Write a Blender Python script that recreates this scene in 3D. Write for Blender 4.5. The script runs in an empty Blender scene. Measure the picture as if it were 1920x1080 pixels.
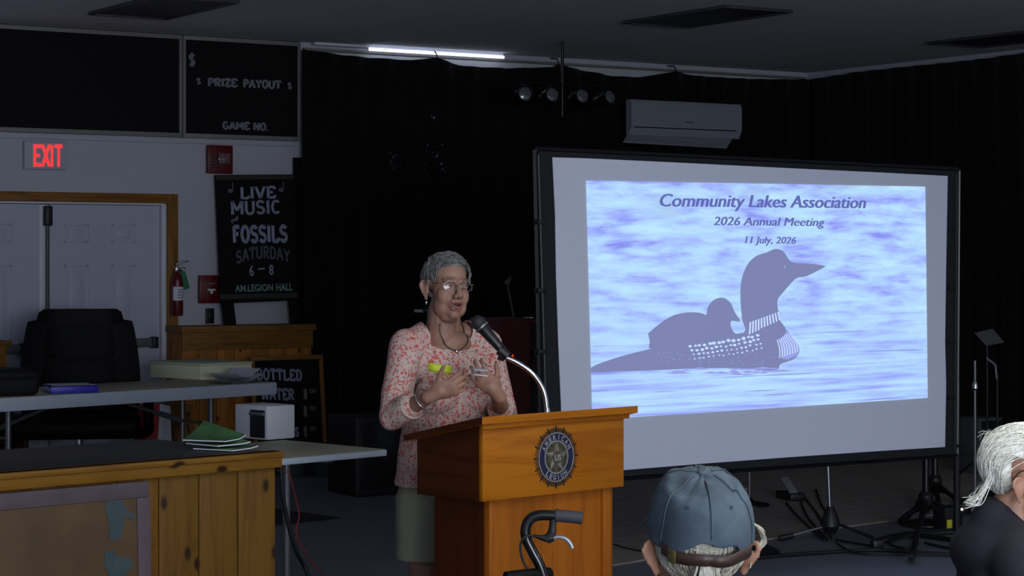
import bpy, bmesh, math, random
from math import sin, cos, pi, radians, sqrt, atan2, exp
from mathutils import Vector, Matrix, noise

S = bpy.context.scene
C = S.collection
random.seed(7)

# ------------------------------------------------------------------ view
FPX, CX, HY, CH = 4000.0, 960.0, 480.0, 1.6      # focal length in px, horizon row, lens height
cam = bpy.data.cameras.new('camera'); camo = bpy.data.objects.new('camera', cam); C.objects.link(camo)
cam.sensor_width = 36.0; cam.sensor_fit = 'HORIZONTAL'; cam.lens = 36.0 * FPX / 1920.0
cam.shift_y = -(540.0 - HY) / 1920.0
cam.clip_start = 0.05; cam.clip_end = 100
camo.location = (0, 0, CH); camo.rotation_euler = (radians(90), 0, 0)
S.camera = camo
S.view_settings.view_transform = 'Standard'; S.view_settings.look = 'None'
S.view_settings.gamma = 1.0; S.view_settings.exposure = 0.0; S.view_settings.use_curve_mapping = False
try: S.cycles.use_denoising = True
except Exception: pass
S.cycles.max_bounces = 6; S.cycles.sample_clamp_indirect = 4.0

# room frame: corner of the two curtained walls, u along the back wall, n out of it towards the hall
TH = radians(32.8)
U = Vector((cos(TH), sin(TH), 0)); N = Vector((sin(TH), -cos(TH), 0)); K = Vector((2.82, 20.4, 0))
ZC = 3.35
def W(s, d, z): return K + U * s + N * d + Vector((0, 0, z))

w = bpy.data.worlds.new('world'); S.world = w; w.use_nodes = True
w.node_tree.nodes['Background'].inputs[0].default_value = (0.35, 0.42, 0.6, 1)
w.node_tree.nodes['Background'].inputs[1].default_value = 0.0

def area(name, loc, target, sx, sy, power, col=(1, 1, 1), spread=180):
    l = bpy.data.lights.new(name, 'AREA'); l.shape = 'RECTANGLE'; l.size = sx; l.size_y = sy
    l.energy = power; l.color = col; l.spread = radians(spread)
    o = bpy.data.objects.new(name, l); C.objects.link(o); o.location = loc
    o.rotation_euler = (Vector(target) - Vector(loc)).to_track_quat('-Z', 'Y').to_euler()
    return o
# the hall's ceiling lamps further back, over the audience, and unseen daylight fill added at the rear
LIGHT_K = 1.0
for s, d, p in ((-8.6, 12.1, 22), (-10.3, 13.5, 52), (-5.5, 14.5, 32), (-3.0, 15.0, 22)):
    q = W(s, d, ZC - 0.06); area('hall_lamp', q, q - Vector((0, 0, 1)), 0.6, 1.2, p * LIGHT_K, (0.98, 1.0, 0.95))
q = W(-1.0, 19.0, 1.9); area('rear_daylight_fill', q, W(-8, 4, 1.4), 3.0, 1.6, 22 * LIGHT_K, (0.88, 0.94, 1.0))
q = W(-13.0, 21.4, 1.7); area('rear_daylight_fill', q, W(-12, 11, 4.3), 5.0, 1.8, 660 * LIGHT_K, (0.80, 0.86, 1.0))  # added fill, tilted up to brighten the ceiling

# ------------------------------------------------------------------ pixel <-> place
def P(px, py, Y): return Vector(((px - CX) / FPX * Y, Y, CH + (HY - py) / FPX * Y))
class Plane:
    """a frame in the place: x along, y away from the viewer, z up"""
    def __init__(s, o, yaw, tilt=0.0):
        s.m = Matrix.Translation(Vector(o)) @ Matrix.Rotation(yaw, 4, 'Z') @ Matrix.Rotation(tilt, 4, 'X')
        s.i = s.m.inverted()
    def hit(s, px, py, y=0.0):
        o = s.i @ Vector((0, 0, CH)); d = (s.i.to_3x3() @ Vector(((px - CX) / FPX, 1, (HY - py) / FPX)))
        t = (y - o.y) / d.y; h = o + d * t
        return (h.x, h.z)
    def hitz(s, px, py, z):
        o = s.i @ Vector((0, 0, CH)); d = (s.i.to_3x3() @ Vector(((px - CX) / FPX, 1, (HY - py) / FPX)))
        h = o + d * ((z - o.z) / d.z); return (h.x, h.y)
    def loc(s, p): return s.i @ Vector(p)
def FL(px, py, z=0.0):
    Y = (CH - z) * FPX / (py - HY); return P(px, py, Y)
def CE(px, py, z=ZC):
    Y = (z - CH) * FPX / (HY - py); return P(px, py, Y)
BACK = Plane(W(0, 0, 0), TH)                      # local y>0 is into the wall
def backd(d): return Plane(W(0, d, 0), TH)

# ------------------------------------------------------------------ materials
def lin(c): return tuple((x / 12.92 if x <= 0.04045 else ((x + 0.055) / 1.055) ** 2.4) for x in [v / 255.0 for v in c])
MATS = {}
class NT:
    def __init__(s, name):
        s.m = bpy.data.materials.new(name); s.m.use_nodes = True; s.t = s.m.node_tree
        s.b = s.t.nodes['Principled BSDF']
    def n(s, typ, **kw):
        x = s.t.nodes.new(typ)
        for k, v in kw.items():
            if k.startswith('i_'):
                key = k[2:]; key = int(key) if key.isdigit() else key.replace('_', ' ')
                x.inputs[key].default_value = v
            else: setattr(x, k, v)
        return x
    def l(s, a, b): s.t.links.new(a, b)
    def coords(s, scale=(1, 1, 1), rot=(0, 0, 0)):
        tc = s.n('ShaderNodeTexCoord'); mp = s.n('ShaderNodeMapping'); mp.inputs['Scale'].default_value = scale
        mp.inputs['Rotation'].default_value = rot
        s.l(tc.outputs['Object'], mp.inputs['Vector']); return mp.outputs['Vector']
    def noise(s, vec, scale, detail=4.0, rough=0.55, dist=0.0):
        x = s.n('ShaderNodeTexNoise'); x.inputs['Scale'].default_value = scale; x.inputs['Detail'].default_value = detail
        x.inputs['Roughness'].default_value = rough; x.inputs['Distortion'].default_value = dist
        s.l(vec, x.inputs['Vector']); return x.outputs['Fac']
    def ramp(s, fac, stops, interp='LINEAR'):
        x = s.n('ShaderNodeValToRGB'); x.color_ramp.interpolation = interp; e = x.color_ramp.elements
        while len(e) < len(stops): e.new(0.5)
        for k, (p, c) in enumerate(stops):
            e[k].position = p; e[k].color = (*c, 1) if len(c) == 3 else c
        s.l(fac, x.inputs[0]); return x.outputs[0]
    def mix(s, fac, a, b):
        x = s.n('ShaderNodeMix', data_type='RGBA')
        if hasattr(fac, 'is_linked'): s.l(fac, x.inputs[0])
        else: x.inputs[0].default_value = fac
        for k, v in ((6, a), (7, b)):
            if hasattr(v, 'is_linked'): s.l(v, x.inputs[k])
            else: x.inputs[k].default_value = (*v, 1)
        return x.outputs[2]
    def bump(s, h, strength=0.3, dist=0.01):
        x = s.n('ShaderNodeBump'); x.inputs['Strength'].default_value = strength; x.inputs['Distance'].default_value = dist
        s.l(h, x.inputs['Height']); s.l(x.outputs[0], s.b.inputs['Normal'])
def plain(name, rgb, rough=0.6, metal=0.0, var=0.12, vscale=30, bump=0.0, emit=0.0, sheen=0.0, spec=0.5, coat=0.0):
    """one colour with a little procedural unevenness"""
    if name in MATS: return MATS[name]
    t = NT(name); c = lin(rgb)
    v = t.coords(); f = t.noise(v, vscale)
    t.l(t.ramp(f, [(0.25, tuple(x * (1 - var) for x in c)), (0.75, tuple(min(1, x * (1 + var)) for x in c))]), t.b.inputs['Base Color'])
    t.b.inputs['Roughness'].default_value = rough; t.b.inputs['Metallic'].default_value = metal
    t.b.inputs['Specular IOR Level'].default_value = spec
    if coat: t.b.inputs['Coat Weight'].default_value = coat
    if sheen: t.b.inputs['Sheen Weight'].default_value = sheen
    if bump: t.bump(f, bump, 0.004)
    if emit:
        t.b.inputs['Emission Color'].default_value = (*c, 1); t.b.inputs['Emission Strength'].default_value = emit
    MATS[name] = t.m; return t.m
def wood(name, light, dark, axis='z', rough=0.4, ring=9.0, knots=True, planks=0.0, plank_axis='x', coat=0.0):
    if name in MATS: return MATS[name]
    t = NT(name); a, b = lin(light), lin(dark)
    sc = {'x': (0.7, 9, 9), 'y': (9, 0.7, 9), 'z': (9, 9, 0.7)}[axis]
    v = t.coords(sc); f = t.noise(v, ring * 0.35, 6, 0.6, 1.2)
    col = t.ramp(f, [(0.3, b), (0.55, a), (0.8, tuple(x * 0.8 for x in a))])
    if planks:
        tc = t.n('ShaderNodeTexCoord'); sx = t.n('ShaderNodeSeparateXYZ'); t.l(tc.outputs['Object'], sx.inputs[0])
        ax = sx.outputs[{'x': 0, 'y': 1, 'z': 2}[plank_axis]]
        dv = t.n('ShaderNodeMath', operation='DIVIDE'); t.l(ax, dv.inputs[0]); dv.inputs[1].default_value = planks
        fl = t.n('ShaderNodeMath', operation='FLOOR'); t.l(dv.outputs[0], fl.inputs[0])
        wn = t.n('ShaderNodeTexWhiteNoise', noise_dimensions='1D'); t.l(fl.outputs[0], wn.inputs['W'])
        tone = t.ramp(wn.outputs[0], [(0, (0.8, 0.8, 0.8)), (1, (1.15, 1.12, 1.05))])
        mm = t.n('ShaderNodeMix', data_type='RGBA', blend_type='MULTIPLY'); mm.inputs[0].default_value = 1
        t.l(col, mm.inputs[6]); t.l(tone, mm.inputs[7]); col = mm.outputs[2]
    if knots:
        ks = {'x': (1.0, 1.8, 1.8), 'y': (1.8, 1.0, 1.8), 'z': (1.8, 1.8, 1.0)}[axis]
        vo = t.n('ShaderNodeTexVoronoi', voronoi_dimensions='2D'); vo.inputs['Scale'].default_value = 3.6
        s3 = t.n('ShaderNodeSeparateXYZ'); t.l(t.coords(ks), s3.inputs[0]); ad = t.n('ShaderNodeMath', operation='ADD'); t.l(s3.outputs[0], ad.inputs[0]); t.l(s3.outputs[1], ad.inputs[1])
        cb = t.n('ShaderNodeCombineXYZ'); t.l(ad.outputs[0], cb.inputs[0]); t.l(s3.outputs[2], cb.inputs[1]); t.l(cb.outputs[0], vo.inputs['Vector'])
        kf = t.ramp(vo.outputs['Distance'], [(0.045, (1, 1, 1)), (0.10, (0, 0, 0))])
        col = t.mix(kf, col, tuple(x * 0.2 for x in b))
    t.l(col, t.b.inputs['Base Color']); t.b.inputs['Roughness'].default_value = rough; t.b.inputs['Specular IOR Level'].default_value = 0.2
    if coat: t.b.inputs['Coat Weight'].default_value = coat
    t.bump(f, 0.08, 0.002)
    MATS[name] = t.m; return t.m
def glow(name, rgb, k):
    if name in MATS: return MATS[name]
    t = NT(name); c = lin(rgb)
    t.b.inputs['Base Color'].default_value = (*[x * 0.3 for x in c], 1)
    t.b.inputs['Emission Color'].default_value = (*c, 1); t.b.inputs['Emission Strength'].default_value = k
    t.b.inputs['Roughness'].default_value = 0.6
    MATS[name] = t.m; return t.m

# ------------------------------------------------------------------ mesh builder
def catmull(pts, n=8):
    p = [Vector(q) for q in pts]; out = []
    for i in range(len(p) - 1):
        a, b, c, d = p[max(i - 1, 0)], p[i], p[i + 1], p[min(i + 2, len(p) - 1)]
        for k in range(n):
            t = k / n
            out.append(0.5 * ((2 * b) + (c - a) * t + (2 * a - 5 * b + 4 * c - d) * t * t + (3 * b - 3 * c + d - a) * t ** 3))
    out.append(p[-1]); return out
class M:
    def __init__(s): s.v = []; s.f = []; s.k = []
    def add(s, vs, fs, m=0):
        o = len(s.v); s.v += [Vector(x) for x in vs]; s.f += [tuple(i + o for i in f) for f in fs]; s.k += [m] * len(fs); return s
    def xf(s, mat, start=0):
        for i in range(start, len(s.v)): s.v[i] = mat @ s.v[i]
        return s
    def box(s, x0, x1, y0, y1, z0, z1, m=0, bev=0.0, mat=None, seg=2):
        bm = bmesh.new(); bmesh.ops.create_cube(bm, size=1.0)
        for q in bm.verts: q.co = Vector(((x0 + x1) / 2 + q.co.x * (x1 - x0), (y0 + y1) / 2 + q.co.y * (y1 - y0), (z0 + z1) / 2 + q.co.z * (z1 - z0)))
        if bev: bmesh.ops.bevel(bm, geom=bm.edges[:], offset=min(bev, 0.45 * min(abs(x1 - x0), abs(y1 - y0), abs(z1 - z0))), segments=seg, affect='EDGES', profile=0.5)
        s._bm(bm, m, mat); return s
    def _bm(s, bm, m=0, mat=None):
        bm.verts.index_update()
        s.add([(mat @ q.co if mat else q.co) for q in bm.verts], [[q.index for q in f.verts] for f in bm.faces], m); bm.free()
    def tube(s, pts, r, n=10, m=0, caps=True, flat=None):
        p = [Vector(q) for q in pts]; R = r if isinstance(r, (list, tuple)) else [r] * len(p)
        t0 = (p[1] - p[0]).normalized(); up = Vector((0, 0, 1)) if abs(t0.z) < 0.9 else Vector((1, 0, 0))
        a = t0.cross(up).normalized(); vs = []; fs = []
        for i, q in enumerate(p):
            t = (p[min(i + 1, len(p) - 1)] - p[max(i - 1, 0)])
            t = t.normalized() if t.length > 1e-9 else t0
            a = (a - t * a.dot(t)); a = a.normalized() if a.length > 1e-6 else t.orthogonal().normalized()
            b = t.cross(a)
            for k in range(n):
                g = 2 * pi * k / n; vs.append(q + (a * cos(g) + b * sin(g) * (flat or 1.0)) * R[i])
        for i in range(len(p) - 1):
            for k in range(n): fs.append((i * n + k, i * n + (k + 1) % n, (i + 1) * n + (k + 1) % n, (i + 1) * n + k))
        if caps: fs.append(tuple(range(n - 1, -1, -1))); fs.append(tuple((len(p) - 1) * n + k for k in range(n)))
        return s.add(vs, fs, m)
    def lathe(s, prof, n=24, m=0, mat=None):
        vs = []; fs = []
        for r, z in prof:
            for k in range(n): vs.append(Vector((r * cos(2 * pi * k / n), r * sin(2 * pi * k / n), z)))
        for i in range(len(prof) - 1):
            for k in range(n): fs.append((i * n + k, i * n + (k + 1) % n, (i + 1) * n + (k + 1) % n, (i + 1) * n + k))
        fs.append(tuple(range(n - 1, -1, -1))); fs.append(tuple((len(prof) - 1) * n + k for k in range(n)))
        return s.add([mat @ v for v in vs] if mat else vs, fs, m)
    def ell(s, c, r, m=0, mat=None, u=20, v=12):
        vs = []; fs = []; c = Vector(c)
        for i in range(v + 1):
            a = pi * i / v
            for k in range(u):
                g = 2 * pi * k / u; q = Vector((r[0] * sin(a) * cos(g), r[1] * sin(a) * sin(g), r[2] * cos(a)))
                vs.append(c + (mat @ q if mat else q))
        for i in range(v):
            for k in range(u): fs.append((i * u + k, (i + 1) * u + k, (i + 1) * u + (k + 1) % u, i * u + (k + 1) % u))
        return s.add(vs, fs, m)
    def cap(s, a, b, ra, rb, m=0, n=14):
        """capsule from a to b"""
        a, b = Vector(a), Vector(b); d = b - a; L = d.length or 1e-6; d = d / L; pts = []; R = []
        for i in range(5): g = pi / 2 * (1 - i / 4.0); pts.append(a - d * ra * sin(g)); R.append(max(ra * cos(g), 1e-4))
        for i in range(5): g = pi / 2 * i / 4.0; pts.append(b + d * rb * sin(g)); R.append(max(rb * cos(g), 1e-4))
        return s.tube(pts, R, n, m)
    def loft(s, rings, n=32, m=0):
        """rings: (z, rx, ry, cx, cy)"""
        vs = []; fs = []
        for z, rx, ry, cx, cy in rings:
            for k in range(n): vs.append(Vector((cx + rx * cos(2 * pi * k / n), cy + ry * sin(2 * pi * k / n), z)))
        for i in range(len(rings) - 1):
            for k in range(n): fs.append((i * n + k, i * n + (k + 1) % n, (i + 1) * n + (k + 1) % n, (i + 1) * n + k))
        fs.append(tuple(range(n - 1, -1, -1))); fs.append(tuple((len(rings) - 1) * n + k for k in range(n)))
        return s.add(vs, fs, m)
    def prism(s, poly, t, fn, m=0):
        """poly [(a,b)] pushed by t; fn(a,b,c) -> point"""
        n = len(poly); vs = [fn(a, b, 0) for a, b in poly] + [fn(a, b, t) for a, b in poly]
        fs = [tuple(range(n)), tuple(range(2 * n - 1, n - 1, -1))] + [((i + 1) % n, i, n + i, n + (i + 1) % n) for i in range(n)]
        return s.add(vs, fs, m)
    def panel(s, poly, y0, y1, m=0):
        """poly in the x,z plane with real thickness from y0 (front) to y1"""
        return s.prism(poly, y1 - y0, lambda a, b, c: Vector((a, y0 + c, b)), m)
    def merge(s, o, mat=None, m=None):
        b = len(s.v); s.v += [(mat @ q if mat else q.copy()) for q in o.v]; s.f += [tuple(i + b for i in f) for f in o.f]
        s.k += (o.k if m is None else [m] * len(o.f)); return s
    def mesh(s, name, mats, sharp=35, smooth=True):
        me = bpy.data.meshes.new(name); me.from_pydata([tuple(q) for q in s.v], [], s.f)
        for x in (mats if isinstance(mats, (list, tuple)) else [mats]): me.materials.append(x)
        me.polygons.foreach_set('material_index', s.k)
        bm = bmesh.new(); bm.from_mesh(me); bmesh.ops.recalc_face_normals(bm, faces=bm.faces[:]); bm.to_mesh(me); bm.free()
        me.polygons.foreach_set('use_smooth', [smooth] * len(me.polygons))
        if smooth and sharp: me.set_sharp_from_angle(angle=radians(sharp))
        me.update(); return me
    def build(s, name, mats, parent=None, label=None, sharp=35, smooth=True, mw=None):
        o = bpy.data.objects.new(name, s.mesh(name, mats, sharp, smooth)); C.objects.link(o)
        if parent: o.parent = parent
        if mw is not None: o.matrix_world = mw
        if label: o['label'] = label
        return o
    def remesh(s, voxel, it=4):
        """weld everything into one smooth closed surface"""
        me = s.mesh('tmp', [], 0, False); o = bpy.data.objects.new('tmp', me); C.objects.link(o)
        r = o.modifiers.new('r', 'REMESH'); r.mode = 'VOXEL'; r.voxel_size = voxel
        q = o.modifiers.new('s', 'SMOOTH'); q.factor = 0.5; q.iterations = it
        dg = bpy.context.evaluated_depsgraph_get(); e = o.evaluated_get(dg); m2 = e.to_mesh()
        vs = [x.co.copy() for x in m2.vertices]; fs = [tuple(p.vertices) for p in m2.polygons]
        e.to_mesh_clear(); bpy.data.objects.remove(o); bpy.data.meshes.remove(me)
        out = M(); out.v = vs; out.f = fs; out.k = [0] * len(fs); return out
def thing(name, label, cat, mw=None, loc=None, group=None):
    o = bpy.data.objects.new(name, None); C.objects.link(o); o.empty_display_size = 0.1
    if mw is not None: o.matrix_world = mw
    elif loc is not None: o.location = loc
    o['label'] = label; o['category'] = cat
    if group: o['group'] = group
    return o
def tag(o, label, cat, group=None):
    o['label'] = label; o['category'] = cat
    if group: o['group'] = group
    return o
def struct(o): o['kind'] = 'structure'; return o
def dup(root, label=None, name=None):
    r = root.copy(); C.objects.link(r)
    if label: r['label'] = label
    for ch in root.children:
        c = ch.copy(); C.objects.link(c); c.parent = r
        for g in ch.children:
            d = g.copy(); C.objects.link(d); d.parent = c
    return r
RX, RY, RZ = (lambda a: Matrix.Rotation(a, 4, 'X')), (lambda a: Matrix.Rotation(a, 4, 'Y')), (lambda a: Matrix.Rotation(a, 4, 'Z'))
TR = Matrix.Translation

# ------------------------------------------------------------------ lettering
def text_raw(s, bold=0.0, shear=0.0, space=1.0):
    cu = bpy.data.curves.new('txt', 'FONT'); cu.body = s; cu.size = 1.0; cu.offset = bold; cu.shear = shear; cu.space_character = space
    cu.fill_mode = 'FRONT'; cu.resolution_u = 3
    o = bpy.data.objects.new('txt', cu); C.objects.link(o)
    dg = bpy.context.evaluated_depsgraph_get(); e = o.evaluated_get(dg); me = e.to_mesh()
    vs = [(q.co.x, q.co.y) for q in me.vertices]; fs = [tuple(p.vertices) for p in me.polygons]
    e.to_mesh_clear(); bpy.data.objects.remove(o); bpy.data.curves.remove(cu); return vs, fs
def arcp(cx, cy, rx, ry, a0, a1, n=10):
    return [(cx + rx * cos(radians(a0 + (a1 - a0) * i / n)), cy + ry * sin(radians(a0 + (a1 - a0) * i / n))) for i in range(n + 1)]
GL = {  # slab-serif hand lettering: width, strokes
 'L': (.6, [[(.12, 1), (.12, 0)], [(.12, .05), (.58, .05), (.58, .25)]]), 'I': (.26, [[(.13, 1), (.13, 0)]]),
 'V': (.7, [[(.05, 1), (.35, 0), (.65, 1)]]), 'E': (.62, [[(.12, 1), (.12, 0)], [(.12, .95), (.58, .95), (.58, .75)], [(.12, .5), (.45, .5)], [(.12, .05), (.58, .05), (.58, .25)]]),
 'M': (.86, [[(.1, 0), (.1, 1), (.43, .3), (.76, 1), (.76, 0)]]), 'U': (.7, [[(.1, 1), (.1, .3)] + arcp(.35, .3, .25, .28, 180, 360) + [(.6, 1)]]),
 'S': (.6, [arcp(.3, .73, .23, .23, 20, 270) + arcp(.3, .27, .23, .24, 90, -160)]), 'C': (.62, [arcp(.34, .5, .26, .47, 45, 315, 16)]),
 'P': (.6, [[(.12, 0), (.12, 1)], [(.12, .95)] + arcp(.33, .72, .24, .23, 90, -90) + [(.12, .49)]]),
 'F': (.58, [[(.12, 0), (.12, 1)], [(.12, .95), (.55, .95)], [(.12, .52), (.45, .52)]]),
 'R': (.65, [[(.12, 0), (.12, 1)], [(.12, .95)] + arcp(.33, .72, .24, .23, 90, -90) + [(.12, .49)], [(.3, .49), (.6, 0)]]),
 'Z': (.6, [[(.06, .75), (.06, .95), (.55, .95), (.06, .05), (.55, .05), (.55, .25)]]),
 'A': (.7, [[(.05, 0), (.35, 1), (.65, 0)], [(.18, .36), (.52, .36)]]), 'Y': (.66, [[(.05, 1), (.33, .5), (.33, 0)], [(.33, .5), (.62, 1)]]),
 'O': (.68, [arcp(.34, .5, .27, .47, 0, 360, 20)]), 'T': (.64, [[(.32, 1), (.32, 0)], [(.04, .75), (.04, .95), (.6, .95), (.6, .75)]]),
 'G': (.68, [arcp(.34, .5, .27, .47, 45, 340, 16), [(.4, .42), (.62, .42), (.62, .1)]]), 'N': (.74, [[(.1, 0), (.1, 1), (.64, 0), (.64, 1)]]),
 'D': (.66, [[(.12, 0), (.12, 1)], [(.12, .95)] + arcp(.28, .5, .3, .45, 90, -90, 12) + [(.12, .05)]]), '.': (.2, [[(.08, 0), (.08, .12)]]),
 '$': (.6, [arcp(.3, .73, .23, .23, 20, 270) + arcp(.3, .27, .23, .24, 90, -160), [(.3, -.12), (.3, 1.12)]]), ' ': (.42, []),
 'B': (.62, [[(.12, 0), (.12, 1)], [(.12, .95)] + arcp(.31, .73, .2, .22, 90, -90) + [(.12, .51)] + arcp(.33, .28, .24, .23, 90, -90) + [(.12, .05)]]),
 'W': (.95, [[(.05, 1), (.25, 0), (.47, .75), (.7, 0), (.9, 1)]])}
def slab_raw(s, wt=.13, serif=True):
    vs, fs = [], []; x = 0.0
    def seg(a, b, wd):
        dx, dy = b[0] - a[0], b[1] - a[1]; L = sqrt(dx * dx + dy * dy) or 1e-6; nx, ny = -dy / L * wd / 2, dx / L * wd / 2
        o = len(vs); vs.extend([(a[0] + nx, a[1] + ny), (a[0] - nx, a[1] - ny), (b[0] - nx, b[1] - ny), (b[0] + nx, b[1] + ny)]); fs.append((o, o + 1, o + 2, o + 3))
    for ch in s:
        wd, st = GL[ch]
        for p in st:
            q = [(x + a, b) for a, b in p]
            for i in range(len(q) - 1): seg(q[i], q[i + 1], wt)
            if serif and ch not in 'SCGOZ.$':
                for e in q:
                    if e[1] in (0, 1): seg((e[0] - .12, .04 if e[1] == 0 else .96), (e[0] + .12, .04 if e[1] == 0 else .96), .08)
        x += wd + .1
    return vs, fs
def fit(raw, A, B, cap, hz=None):
    """lay raw lettering so it spans A->B (2D), cap height vector cap (2D)"""
    vs, fs = raw; x0 = min(q[0] for q in vs); x1 = max(q[0] for q in vs); h = 0.72 if hz is None else hz
    ex = ((B[0] - A[0]) / (x1 - x0), (B[1] - A[1]) / (x1 - x0))
    return [(A[0] + ex[0] * (q[0] - x0) + cap[0] * q[1] / h, A[1] + ex[1] * (q[0] - x0) + cap[1] * q[1] / h) for q in vs], fs
def letters(m, pl, s, pL, pR, capx, y=-0.002, k=0, slab=False, bold=0.0, shear=0.0, wt=.13, serif=True, arc=0.0, space=1.0):
    """pL, pR: where the baseline starts and ends in the photo; capx: cap height there in px"""
    A = pl.hit(*pL, y); B = pl.hit(*pR, y); T = pl.hit(pL[0], pL[1] - capx, y)
    cap = (0.0, T[1] - A[1])
    raw = slab_raw(s, wt, serif) if slab else text_raw(s, bold, shear, space)
    v2, fs = fit(raw, A, B, cap, 1.0 if slab else None)
    if arc:
        L = B[0] - A[0]
        v2 = [(a, b + arc * cap[1] * (1 - (2 * (a - A[0]) / L - 1) ** 2)) for a, b in v2]
    m.add([(a, y, b) for a, b in v2], fs, k)
def sub(pl, x, y, z, yaw=0.0, tilt=0.0, roll=0.0):
    q = Plane((0, 0, 0), 0); q.m = pl.m @ TR((x, y, z)) @ RZ(yaw) @ RX(tilt) @ RY(roll); q.i = q.m.inverted(); return q
RIGHT = Plane(W(0, 0, 0), TH - pi / 2)

# ------------------------------------------------------------------ materials of the place
m_wall = plain('wall_paint', (178, 180, 189), 0.7, var=0.03, vscale=3)
m_white = plain('white_paint', (205, 207, 215), 0.5, var=0.03)
m_door = plain('door_paint', (176, 180, 198), 0.45, var=0.03, vscale=4)
m_curtain = plain('black_drape', (17, 17, 18), 0.95, var=0.4, vscale=14, sheen=0.05, spec=0.1)
m_black = plain('black_plastic', (17, 17, 19), 0.5, var=0.2)
m_blackm = plain('black_metal', (15, 15, 17), 0.35, var=0.2)
m_soft = plain('black_leatherette', (7, 7, 9), 0.6, var=0.3, vscale=18, bump=0.25, spec=0.15)
m_board = plain('board_black', (10, 9, 11), 0.7, var=0.3, vscale=4, spec=0.2)
m_chrome = plain('chrome', (205, 208, 215), 0.18, 1.0, var=0.05)
m_steel = plain('grey_steel', (120, 122, 125), 0.4, 0.6, var=0.1)
m_pine = wood('pine_planks', (104, 72, 20), (82, 52, 11), 'z', 0.45, planks=0.14)
m_pineh = wood('pine_trim', (112, 78, 24), (90, 58, 13), 'x', 0.4)
m_case = wood('pine_casing', (138, 96, 44), (100, 64, 26), 'z', 0.5, knots=False)
m_caseh = wood('pine_casing_head', (138, 96, 44), (100, 64, 26), 'x', 0.5, knots=False)
m_dkpine = wood('dark_pine', (176, 116, 50), (128, 78, 30), 'z', 0.5, planks=0.15)
m_red = plain('red_enamel', (92, 12, 18), 0.35, var=0.1)
m_letter = plain('sign_paint_white', (150, 156, 180), 0.7, var=0.1)
m_letgrey = plain('sign_paint_grey', (92, 94, 104), 0.7, var=0.15)
m_letgreen = plain('sign_paint_green', (112, 150, 138), 0.7, var=0.15)
m_stencil = plain('stencil_grey', (128, 128, 136), 0.8, var=0.2, vscale=60)
m_strip = plain('edge_strip', (122, 120, 114), 0.5, var=0.1)
m_tabletop = plain('table_top_grey', (176, 172, 148), 0.55, var=0.06, vscale=8)
m_tableedge = plain('table_edge_grey', (192, 202, 216), 0.5, var=0.05)
m_paper = plain('white_paper', (205, 208, 218), 0.7, var=0.03)

def ceiling_mat():
    t = NT('ceiling_tiles'); v = t.coords()
    br = t.n('ShaderNodeTexBrick'); br.offset = 0.0; br.squash = 1.0
    br.inputs['Scale'].default_value = 1.0; br.inputs['Brick Width'].default_value = 0.61; br.inputs['Row Height'].default_value = 1.22
    br.inputs['Mortar Size'].default_value = 0.008; br.inputs['Mortar Smooth'].default_value = 0.2
    a = lin((234, 236, 240)); br.inputs['Color1'].default_value = (*a, 1); br.inputs['Color2'].default_value = (*[x * .95 for x in a], 1)
    br.inputs['Mortar'].default_value = (*[x * .78 for x in a], 1)
    t.l(v, br.inputs['Vector']); f = t.noise(v, 90)
    mm = t.mix(0.06, br.outputs['Color'], lin((120, 120, 126))); t.l(mm, t.b.inputs['Base Color'])
    t.b.inputs['Roughness'].default_value = 0.9; t.bump(f, 0.1, 0.002); return t.m
def floor_mat():
    t = NT('floor_tiles'); v = t.coords(rot=(0, 0, radians(12)))
    br = t.n('ShaderNodeTexBrick'); br.offset = 0.0
    br.inputs['Scale'].default_value = 1.0; br.inputs['Brick Width'].default_value = 0.305; br.inputs['Row Height'].default_value = 0.305
    br.inputs['Mortar Size'].default_value = 0.0015
    a = lin((118, 122, 132)); br.inputs['Color1'].default_value = (*a, 1); br.inputs['Color2'].default_value = (*[x * .93 for x in a], 1)
    br.inputs['Mortar'].default_value = (*[x * .7 for x in a], 1)
    t.l(v, br.inputs['Vector']); f = t.noise(v, 6, 6)
    mm = t.n('ShaderNodeMix', data_type='RGBA', blend_type='MULTIPLY'); mm.inputs[0].default_value = 0.5
    t.l(br.outputs['Color'], mm.inputs[6]); t.l(t.ramp(f, [(0.3, (.8, .8, .8)), (0.7, (1, 1, 1))]), mm.inputs[7])
    t.l(mm.outputs[2], t.b.inputs['Base Color']); t.b.inputs['Roughness'].default_value = 0.45; return t.m
SL, DF = -17.0, 22.0
# ------------------------------------------------------------------ the room
struct(M().box(SL - .2, .2, -DF - .2, .2, -0.1, 0).build('floor', floor_mat(), mw=BACK.m))
struct(M().box(SL - .2, .2, -DF - .2, .2, ZC, ZC + .1).build('ceiling', ceiling_mat(), mw=BACK.m))
dx0 = BACK.hit(-110, 500)[0]; dx1 = BACK.hit(312, 500)[0]; dz1 = BACK.hit(150, 379)[1]
bw = M(); bw.box(SL, dx0, 0, .15, 0, ZC); bw.box(dx1, .15, 0, .15, 0, ZC); bw.box(dx0, dx1, 0, .15, dz1, ZC)
struct(bw.build('wall_back', m_wall, mw=BACK.m))
struct(M().box(0, .15, -DF, 0, 0, ZC).build('wall_right', m_wall, mw=BACK.m))
struct(M().box(SL - .15, SL, -DF, .15, 0, ZC).build('wall_left', m_wall, mw=BACK.m))
struct(M().box(SL, .15, -DF - .15, -DF, 0, ZC).build('wall_front', m_wall, mw=BACK.m))
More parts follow.
